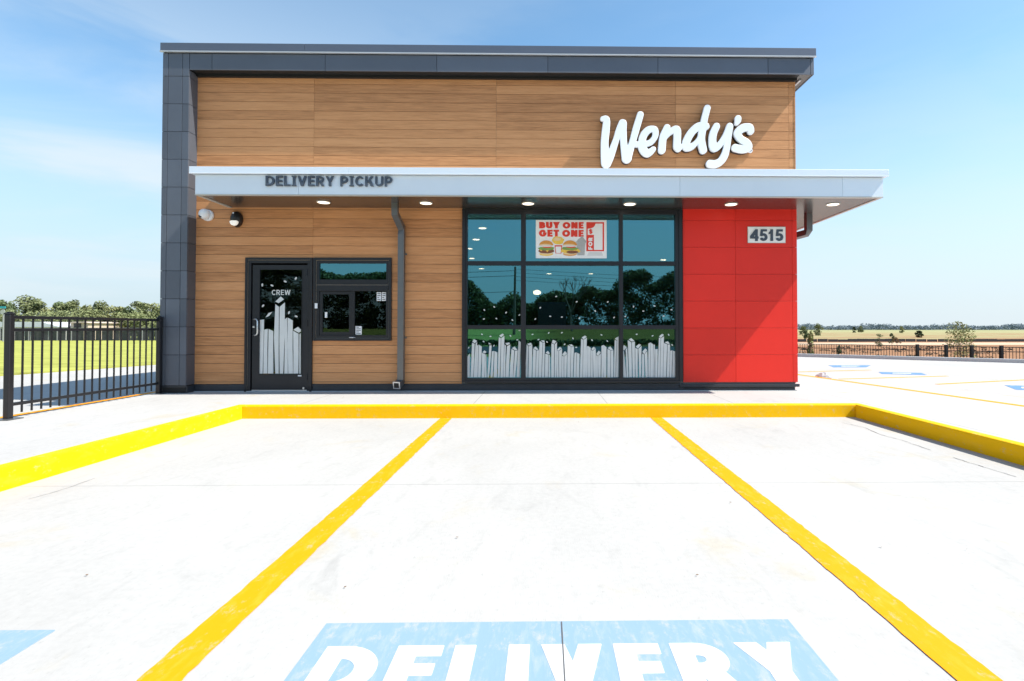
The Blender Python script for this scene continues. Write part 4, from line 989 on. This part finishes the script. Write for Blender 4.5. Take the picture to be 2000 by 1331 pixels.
shp(m, ell(665, 665, 130, 88, wob=.09, n=24), 4); shp(m, ell(650, 640, 80, 40, wob=.2), 1)
burger(m, 410, .93, False); burger(m, 925, .93, True)
m.build('burger_picture', PMATS, pe)
m = MB()
for k in range(4): pbox(m, 1330-k*10, 925+k*20, 1620+k*8, 931+k*20, YP-.0012, YP-.0002)
m.build('small_print', GRY, pe)
# ---------------- inside the dining room
for px, py, sz, lab in ((942.5, 446, .075, 'small lit ceiling lamp behind upper left pane, the nearest'), (930, 468, .075, 'small lit ceiling lamp behind upper left pane, second down'), (917.5, 486, .07, 'small lit ceiling lamp at the left edge of the upper left pane'),
                (921.5, 505, .075, 'small lit ceiling lamp low in the upper left pane'), (940, 525, .085, 'small lit ceiling lamp at the top of the middle left pane'),
                (1072.5, 535, .085, 'small lit ceiling lamp behind the middle pane, left one'), (1154, 535, .085, 'small lit ceiling lamp behind the middle pane, right one'),
                (1295.5, 508, .085, 'small lit ceiling lamp low in the upper right pane'), (1300, 522.5, .07, 'small lit ceiling lamp at the top of the middle right pane')):
    d = ray(px, py); k = (3.01-EYE)/d.z; x_, y_ = d.x*k, d.y*k
    if y_ > DEP-.4: k = (DEP-.4)/d.y; x_, y_ = d.x*k, d.y*k
    zz = EYE+d.z*k if False else 3.015
    e = empty('ceiling_lamp', (x_, y_, zz), lab, 'ceiling light', 'interior ceiling lamps')
    MB().revolve((x_, y_, zz), [(sz*1.15, .004), (sz*1.15, -.004), (sz, -.006)], 'z', 20).build('trim_ring', WHITEP, e)
    MB().revolve((x_, y_, zz), [(sz*.9, -.0062), (sz*.9, -.012)], 'z', 20).build('diffuser', INLAMP, e)
pd = P(1049, 572, 11.5); e = empty('pendant_lamp', (pd[0], 11.5, 3.0), 'glowing round pendant lamp seen behind the middle pane', 'pendant lamp')
MB().revolve((pd[0], 11.5, pd[1]), [(.02, .055), (.07, .035), (.085, .0), (.07, -.03), (.02, -.045)], 'z', 20).build('lamp_shade', INLAMP, e, smooth=True)
MB().tube([(pd[0], 11.5, pd[1]+.05), (pd[0], 11.5, 3.015)], .006, 6).build('cord', BLACKP, e)
# ================================================================ FENCES
fx = -6.02; y0f, y1f = 6.14, 8.49
HP = .033
fe = empty('metal_fence', (fx, (y0f+y1f)/2, ZS), 'short black metal picket fence beside the dark pillar at left', 'fence')
ztf = 1.36
for y_ in (y0f, y1f):
    m = MB(); m.box(fx-HP, fx+HP, y_-HP, y_+HP, ZS, ztf-.01); po = m.build('post', FENCE, fe, bevel=.012)
    m = MB(); m.box(fx-HP-.004, fx+HP+.004, y_-HP-.004, y_+HP+.004, ztf-.012, ztf+.006); m.box(fx-HP*.6, fx+HP*.6, y_-HP*.6, y_+HP*.6, ztf+.006, ztf+.02); m.build('post_cap', FENCE, po, bevel=.008)
    m = MB(); m.box(fx-.09, fx+.09, y_-.09, y_+.09, ZS+.001, ZS+.012); m.build('base_plate', PIPE, po)
for z_ in (1.318, 1.175, .335): m = MB(); m.box(fx-.02, fx+.02, y0f+HP, y1f-HP, z_-.018, z_+.018); m.build('rail', FENCE, fe, bevel=.003)
npk = 18
for i in range(npk):
    y_ = y0f+.05+(y1f-y0f-.1)*(i+.9)/(npk+.8)
    MB().box(fx-.0075, fx+.0075, y_-.0075, y_+.0075, ZS+.06, 1.30).build('picket', FENCE, fe)
# fence beyond the side lot
def lp_at(px, off=1.0):        # point on the line just beyond the lot edge kerb, seen at a pixel column
    d = ray(px, 690); nrm = Vector((4.0, 5.6)).normalized(); base = Vector((10.4, 22.0))+nrm*off
    k = base.dot(nrm)/(d.x*nrm.x+d.y*nrm.y); return d.x*k, d.y*k
fz1, fz0 = .50, -.62
p_a = lp_at(1540); p_b = lp_at(2090)
fe2 = empty('metal_fence', (*lp_at(1792), fz0), 'long black picket fence beyond the side parking lot', 'fence')
for px in (1792, 1848, 1898, 1956, 2024):
    x_, y_ = lp_at(px); MB().box(x_-.045, x_+.045, y_-.045, y_+.045, fz0, fz1+.06).build('post', FENCE, fe2)
for z_ in (fz1, fz1-.16, fz0+.25):
    m = MB(); strip(m, p_a, p_b, -.012, .012, z_-.014, z_+.014); m.build('rail', FENCE, fe2)
m = MB(); nn = int(math.hypot(p_b[0]-p_a[0], p_b[1]-p_a[1])/.092)
for i in range(nn):
    t = i/nn; x_ = p_a[0]*(1-t)+p_b[0]*t; y_ = p_a[1]*(1-t)+p_b[1]*t; m.box(x_-.007, x_+.007, y_-.007, y_+.007, fz0+.1, fz1)
tag(m.build('picket', FENCE, fe2), kind='stuff')
# mesh fence at the end of the lawn
YM = 49.5; m0 = P(-40, 662, YM); m1 = P(330, 662, YM); ztm = P(150, 641, YM)[1]
fe3 = empty('mesh_fence', (m0[0], YM, .03), 'low dark mesh fence along the far side of the lawn', 'fence')
def m_mesh():
    m = mat('dark_fence_fabric', (.05, .052, .06), .7, var=.3, vscale=6); return m
m = MB(); segs = 60
for i in range(segs):
    xa = -62+(m1[0]+4+62)*i/segs; xb = -62+(m1[0]+4+62)*(i+1)/segs
    m.box(xa, xb-.04, YM-.01+(i % 3)*.02, YM+.01+(i % 3)*.02, .0, ztm-.05-random.uniform(0, .08))
m.build('fabric', m_mesh(), fe3)
m = MB()
GAL = mat('galvanised_post', (.30, .31, .32), .5, .4)
for i in range(26):
    xa = -62+(m1[0]+4+62)*i/25; MB().box(xa-.03, xa+.03, YM-.09, YM-.03, 0, ztm+.05).build('post', GAL, fe3)
MB().box(-62, m1[0]+4, YM-.07, YM-.03, ztm-.02, ztm+.02).build('rail', GAL, fe3)
# silt barriers right, far
m = MB(); pr = None
for i in range(70):
    x_ = 30+i*1.6; z_ = hgt(x_, 84)
    m.box(x_, x_+1.5, 84+math.sin(i*.5)*.4, 84.15+math.sin(i*.5)*.4, z_, z_+.42+random.uniform(-.08, .08))
tag(m.build('silt_fence', mat('black_silt_fabric', (.035, .035, .04), .8)), 'low black silt fence running beyond the dirt track', 'silt fence')
# ================================================================ VEGETATION
def leafmat(name, col, var=.45):
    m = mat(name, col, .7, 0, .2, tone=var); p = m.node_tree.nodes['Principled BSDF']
    p.inputs['Subsurface Weight'].default_value = 0; return m
BARK = mat('bark', (.16, .12, .09), .9, var=.3, vscale=8, bump=.5, bscale=20)
LEAFS = [leafmat('leaf_olive', (.17, .19, .085)), leafmat('leaf_green', (.12, .155, .07)), leafmat('leaf_pale', (.25, .26, .12)), leafmat('leaf_dark', (.045, .065, .025))]
LEAFY = leafmat('leaf_young', (.24, .26, .10), .6)
BROWN = leafmat('dry_brush', (.25, .17, .09))
def crown_mesh(cls, n, leaf, rnd):
    m = MB()
    for i in range(n):
        cx_, cy_, cz_, rx_, rz__ = rnd.choice(cls)
        while True:
            a, b, c = rnd.uniform(-1, 1), rnd.uniform(-1, 1), rnd.uniform(-1, 1); d2 = a*a+b*b+c*c
            if d2 <= 1: break
        f = (d2**.5)**-.4 if d2 > .05 else 1; f = min(f, 1.3)
        p = Vector((cx_+a*rx_*f, cy_+b*rx_*f, cz_+c*rz__*f))
        u = Vector((rnd.gauss(0, 1), rnd.gauss(0, 1), rnd.gauss(0, .7))).normalized(); v = u.cross(Vector((rnd.gauss(0, 1), rnd.gauss(0, 1), rnd.gauss(0, 1)))).normalized()
        s = leaf*rnd.uniform(.6, 1.4)
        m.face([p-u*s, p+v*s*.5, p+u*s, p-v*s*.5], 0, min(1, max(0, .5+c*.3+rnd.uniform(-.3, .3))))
    return m
def tree(name, label, cat, x, y, z0, h, w, n, leaf, lm, rnd, trunk=.06, base=.3, clusters=16, group=None, tall=1, stems=1):
    e = empty(name, (x, y, z0), label, cat, group)
    cls = []
    for i in range(clusters):
        t = rnd.random(); zz = z0+h*(base+(1-base)*t*.92); rr = w/2*math.sin(math.pi*min(.95, .18+.75*t))**.6
        a = rnd.uniform(0, 6.28); q = rr*rnd.uniform(.25, .85)
        cls.append((x+q*math.cos(a), y+q*math.sin(a), zz, w*rnd.uniform(.12, .22), h*rnd.uniform(.06, .13)*tall))
    m = MB()
    for s in range(stems):
        ox = rnd.uniform(-.1, .1)*w*(stems > 1); m.tube([(x+ox*.3, y, z0), (x+ox, y+.02, z0+h*.35), (x+ox*1.5+rnd.uniform(-.04, .04)*w, y, z0+h*.85)], [trunk*h*.5, trunk*h*.36, trunk*h*.08], 7)
    for c in cls[:12]: m.tube([(x, y, z0+h*rnd.uniform(.2, .55)), ((x+c[0])/2, (y+c[1])/2, (z0+h*.4+c[2])/2+.03*h), c[:3]], [trunk*h*.2, trunk*h*.13, trunk*h*.04], 5)
    m.build('trunk', BARK, e, smooth=True, fixn=False)
    crown_mesh(cls, n, leaf, rnd).build('crown', lm, e, fixn=False)
    return e
rnd = random.Random(5)
tops = [(-22, 578, 46), (12, 589, 50), (52, 578, 52), (90, 600, 46), (122, 583, 34), (142, 588, 44), (172, 597, 30), (196, 590, 44), (222, 598, 40), (246, 600, 34), (272, 590, 40), (296, 594, 44), (318, 592, 44), (345, 588, 50)]
tl_lab = ['olive green tree cut by the left edge of the photo', 'low olive tree above the street sign pole', 'large rounded olive tree, tallest of the far left row', 'low bushy tree between the two tall ones beyond the lawn', 'dark leaning tree with broken outline beyond the lawn', 'bushy tree touching the dark leaning tree on its right',
          'small pale tree above the far beige walls', 'broad green tree in the middle of the far row', 'low yellowish tree in the middle of the far row', 'dark narrow tree in the far row beyond the picket fence', 'pointed olive tree third from the dark pillar', 'pale green tree second from the dark pillar', 'olive tree right against the dark pillar', 'olive tree hidden behind the dark pillar']
for i, (px, py, wpx) in enumerate(tops[:-1]):
    Yt = 60+rnd.uniform(-3, 7); s = F/Yt; x_, zt_2 = P(px, py, Yt); w_ = wpx/s*1.25
    tree('tree', tl_lab[i], 'tree', x_, Yt, -.05, zt_2+.1, w_, 2600, .13, LEAFS[[0, 1, 0, 2, 1, 0, 2, 0, 2, 1, 0, 2, 0][i]], rnd, .03, .16, 22, 'row of trees beyond the lawn')
# undergrowth below the far trees
cls = [];
for i in range(90):
    px = rnd.uniform(-40, 340); Yt = rnd.uniform(56, 62); x_, z_ = P(px, rnd.uniform(608, 640), Yt); cls.append((x_, Yt, max(z_-.5, .5), 1.1, .75))
tag(crown_mesh(cls, 22000, .14, rnd).build('undergrowth', LEAFS[0], fixn=False), 'dense olive undergrowth behind the far mesh fence', 'undergrowth', kind='stuff')
# far horizon scrub at right: tree line as one mass
cls = []
for i in range(420):
    px = rnd.uniform(1545, 2060); Yt = rnd.uniform(520, 640); x_, _ = P(px, 640, Yt); hh = rnd.uniform(1.5, 3.6)+(1.5 if math.sin(px*.045) > .3 else 0); cls.append((x_, Yt, -1+hh*.4, rnd.uniform(3, 6), hh))
HAZY = leafmat('leaf_far_hazed', (.17, .21, .24), .25)  # distance haze is put into the leaf colour, no haze volume
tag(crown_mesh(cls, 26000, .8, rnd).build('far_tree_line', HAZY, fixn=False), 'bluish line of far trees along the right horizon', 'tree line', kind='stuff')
for i, (px, pyt, pyb, wpx, Yt, lm, lab) in enumerate(((1598, 632, 648, 17, 150, 0, 'dark spreading tree on the horizon nearest the red wall'), (1568, 637, 648, 14, 170, 0, 'low dark tree on the horizon touching the red wall edge'),
        (1668, 638, 647, 9, 240, 3, 'small dark round tree on the horizon'), (1681, 636, 647, 12, 250, 0, 'small greyish tree on the horizon beside the dark round one'), (1761, 636, 645, 9, 220, 2, 'small light green tree standing out on the horizon'),
        (1574, 645, 654, 12, 100, 1, 'small green bush in the field close to the red wall'), (1795, 646, 651, 14, 120, 3, 'low dark bush in the middle of the field'))):
    x_, zt_2 = P(px, pyt, Yt); zb = P(px, pyb, Yt)[1]; zb = hgt(x_, Yt)
    tree('tree' if i < 5 else 'bush', lab, 'tree' if i < 5 else 'bush', x_, Yt, zb, max(zt_2-zb, .8), wpx*Yt/F*1.1, 1600, .035*wpx*Yt/F+.05, LEAFS[lm], rnd, .03, .0, 34, 'scattered trees and bushes of the field')
for px, pyt, wpx, Yt, lab in ((1718, 650, 19, 62, 'dark green bush on the dirt at the field edge'), (1742, 650, 12, 62, 'thin light bush right of the dark green one'), (1752, 657, 14, 60, 'brown dry bush on the dirt at the field edge'), (1638, 672, 9, 36, 'small dark shrub among the black debris')):
    x_, zt_2 = P(px, pyt, Yt); zb = hgt(x_, Yt)
    tree('bush', lab, 'bush', x_, Yt, zb, max(zt_2-zb, .5), wpx*Yt/F*1.1, 700, .05, LEAFS[1] if 'green' in lab or 'dark' in lab else (BROWN if 'brown' in lab else LEAFS[2]), rnd, .03, .05, 10, 'scattered trees and bushes of the field')
for px, pyt, wpx, Yt, hb, lab, n_ in ((1583, 646, 13, 24.5, .05, 'slim young tree with sparse leaves beside the red wall', 1000), (1876, 626, 66, 27, .18, 'young spreading tree with open yellowish leaves behind the long fence', 1500)):
    x_, zt_2 = P(px, pyt, Yt); zb = hgt(x_, Yt)
    tree('young_tree', lab, 'tree', x_, Yt, zb, zt_2-zb, wpx*Yt/F, n_, .045, LEAFY, rnd, .012, hb, 44, None, .8, 3)
# tufts of brush on the dirt
m = MB(); cls = []
for i in range(110):
    px = rnd.uniform(1560, 2050)-abs(rnd.gauss(0,120)); Yt = rnd.uniform(30, 60); x_ = P(px, 660, Yt)[0]
    if (Yt-22)*5.6+(x_-10.4)*4 < 20: continue
    cls.append((x_, Yt, hgt(x_, Yt)+.08, rnd.uniform(.2, .7), .1))
tag(crown_mesh(cls, 5000, .07, rnd).build('scrub', leafmat('burnt_scrub', (.10, .085, .06), .7), fixn=False), 'dark low scrub scattered over the dirt beyond the fence', 'scrub', kind='stuff')
# street sign pole far left, houses
x_, z_ = P(7, 601, 46); e = empty('street_sign', (x_, 46, 0), 'street sign pole with teal blade at the left edge of the photo', 'street sign')
MB().tube([(x_, 46, 0), (x_, 46, z_+.1)], .06, 8).build('pole', GAL, e)
MB().box(x_-.32, x_+.22, 45.93, 45.97, z_-.08, z_+.10).build('blade', mat('teal_sign', (.02, .30, .38), .4), e)
m = MB(); m.revolve((x_, 45.92, P(7, 610, 46)[1]), [(.22, 0), (.22, .02)], 'y', 8); m.build('disc', mat('grey_sign_back', (.4, .42, .43), .5), e)
def house(label, px0, px1, pyt, pyb, Yh, wallm, roofm, roofh):
    xa, zt = P(px0, pyt, Yh); xb, _ = P(px1, pyt, Yh); e = empty('house', ((xa+xb)/2, Yh+2, 0), label, 'building', 'low buildings beyond the lawn')
    MB().box(xa, xb, Yh, Yh+5, 0, zt-roofh).build('wall', wallm, e)
    m = MB(); m.plate([(xa-.2, zt-roofh), (xb+.2, zt-roofh), ((xa+xb)/2+.3*(xb-xa), zt), ((xa+xb)/2-.3*(xb-xa), zt)], Yh-.15, Yh+5.1); m.build('roof', roofm, e)
    xm_ = (xa*.6+xb*.4); MB().box(xm_-.35, xm_+.35, Yh-.03, Yh-.005, .9, 1.7).build('window', BLACKP, e)
HW = mat('far_white_wall', (.62, .62, .60), .7); HB = mat('far_beige_wall', (.52, .42, .33), .7); HR = mat('far_white_roof', (.70, .71, .72), .5)
house('low long building with white roof at the left edge', -60, 118, 629, 660, 52, HW, HR, .5)
house('small beige building between the white roof and the trees', 138, 172, 628.5, 660, 53, HB, HB, .15)
# white debris on the lot
x_, y_ = G(1608, 742, 0); m = MB(); rr = random.Random(3)
prof = [(.02, 0), (.13, .005), (.155, .045), (.13, .10), (.07, .15), (.01, .165)]
m.revolve((x_, y_, 0), prof, 'z', 12, sx=1.2, sy=.8); m.v = [(a+rr.uniform(-.018, .018), b+rr.uniform(-.018, .018), max(c+rr.uniform(-.012, .012), .0)) for a, b, c in m.v]
tag(m.build('rock', mat('white_rock', (.40, .41, .42), .8, var=.2, vscale=12)), 'small white lump of rubble lying by the yellow kerb of the side lot', 'rubble')
# ---------------- across the road behind the viewer (seen mirrored in the glass)
prof = [(-900, 520), (300, 500), (500, 508), (600, 520), (650, 536), (760, 530), (880, 535), (915, 548), (930, 565), (948, 588), (975, 596), (1000, 565), (1018, 592), (1045, 592), (1062, 575), (1085, 565), (1130, 575), (1150, 556), (1180, 566), (1208, 565), (1225, 528), (1262, 524), (1285, 556), (1318, 528), (1500, 525), (2400, 510)]
def profy(px):
    for (a, b), (c, d_) in zip(prof, prof[1:]):
        if a <= px <= c: return b+(d_-b)*(px-a)/(c-a)
    return 540
cls = []; PATH = 2*YW+38
for i in range(1500):
    px = rnd.uniform(380, 1420) if i < 1250 else rnd.uniform(-900, 2400); x_ = (px-1065)/F*PATH; top = EYE+(640-profy(px))/F*PATH
    z_ = rnd.uniform(1.0, max(top-.5, 1.5)) if i % 3 else top-.55
    cls.append((x_, -38-rnd.uniform(0, 3.0), z_, .75, .6))
tag(crown_mesh(cls, 120000, .15, rnd).build('woods', leafmat('leaf_woods', (.11, .115, .045), .7), fixn=False), 'dense dark woods across the road, mirrored in the windows', 'woods', kind='stuff')
x_ = (1004-1065)/F*(2*YW+30); ph = EYE+(640-521)/F*(2*YW+30)
e = empty('utility_pole', (x_, -30, .5), 'wooden utility pole mirrored in the left panes of the big window', 'utility pole')
MB().tube([(x_, -30, .3), (x_+.1, -30, ph)], [.13, .09], 8).build('pole', BARK, e)
for k, (dz, px) in enumerate(((-.35, 905), (-.8, 905), (-2.2, 905))):
    pts = []
    for i in range(13):
        t = i/12; pts.append((x_-t*22, -30-t*1.0, ph+dz-.9*math.sin(math.pi*t*.5)*.5))
    MB().tube(pts, .02, 5).build('cable', BLACKP, e)
for k in range(4):
    pts = [(x_+t*24, -30, ph-.2-k*.33-.8*math.sin(math.pi*t*.6)) for t in [i/12 for i in range(13)]]
    MB().tube(pts, .012, 5).build('cable', BLACKP, e)
xb_ = (1118-1065)/F*(2*YW+33); e = empty('bare_tree', (xb_, -33, .8), 'leafless branching tree mirrored in the middle pane', 'tree')
m = MB()
def limb(p, d, L_, r_, depth):
    q = p+d*L_; m.tube([p, (p+q)/2+Vector((rnd.uniform(-.05, .05), 0, rnd.uniform(-.05, .05)))*L_, q], [r_, r_*.8, r_*.6], 5, cap=False)
    if depth:
        for k in range(3):
            nd = (d+Vector((rnd.uniform(-.75, .75), rnd.uniform(-.4, .4), rnd.uniform(-.2, .5)))).normalized(); limb(q, nd, L_*rnd.uniform(.6, .8), r_*.6, depth-1)
limb(Vector((xb_, -33, .6)), Vector((-.08, 0, 1)).normalized(), 1.9, .12, 4); m.build('trunk', BARK, e, fixn=False)
bx_ = (1078-1065)/F*53.5; bt = 3.7
m = MB(); m.box(bx_-1.4, bx_+1.4, -37.2, -36, 1.3, bt); e = empty('trailer', (bx_, -36.6, 1.05), 'plain black box trailer mirrored in the middle pane', 'trailer')
m.build('body', BLACKP, e, bevel=.05)
for s in (-.5, .5): MB().tube([(bx_+s, -37, 1.3), (bx_+s, -36.1, 1.3)], .25, 14).build('wheel', BLACKP, e)

cls = [(rnd.uniform(-26, 26), -18.6+rnd.uniform(-.3, .3), .12+rnd.uniform(0, .12), .5, .22) for i in range(240)]
tag(crown_mesh(cls, 14000, .09, rnd).build('roadside_brush', LEAFS[3], fixn=False), 'low dark brush along the far roadside, mirrored in the lower panes', 'brush', kind='stuff')
DIVM = mat('divider_wood', (.30, .26, .12), .6)
e = empty('divider_screen', (P(1265, 600, 10.4)[0], 10.4, ZS+.01), 'upright slat divider dimly visible behind the right middle pane', 'room divider')
for px in (1234, 1261, 1290, 1304):
    x_ = P(px, 600, 10.4)[0]; MB().box(x_-.045, x_+.045, 10.36, 10.44, ZS+.012, 2.35).build('slat', DIVM, e)
xa, xb_ = P(1226, 600, 10.4)[0], P(1312, 600, 10.4)[0]; MB().box(xa, xb_, 10.35, 10.45, 2.352, 2.42).build('top_rail', DIVM, e)

rl = random.Random(11)
lv = MB()
for i in range(34):
    if i < 20: px, py, z_ = rl.uniform(420, 1600), rl.uniform(772, 789), ZS
    else: px, py, z_ = rl.uniform(100, 1900), 820+rl.random()**2*330, 0
    x_, y_ = G(px, py, z_); a = rl.uniform(0, 6.3); s_ = rl.uniform(.004, .011)
    u = Vector((math.cos(a), math.sin(a), rl.uniform(-.2, .4)))*s_; v = Vector((-math.sin(a), math.cos(a), rl.uniform(-.2, .4)))*s_*.5; p = Vector((x_, y_, z_+.008))
    lv.face([p-u, p+v, p+u, p-v])
tag(lv.build('fallen_leaves', mat('dry_leaf', (.16, .09, .04), .8), fixn=False), 'tiny dry leaves and grit scattered on the pale paving', 'leaf litter', kind='stuff')
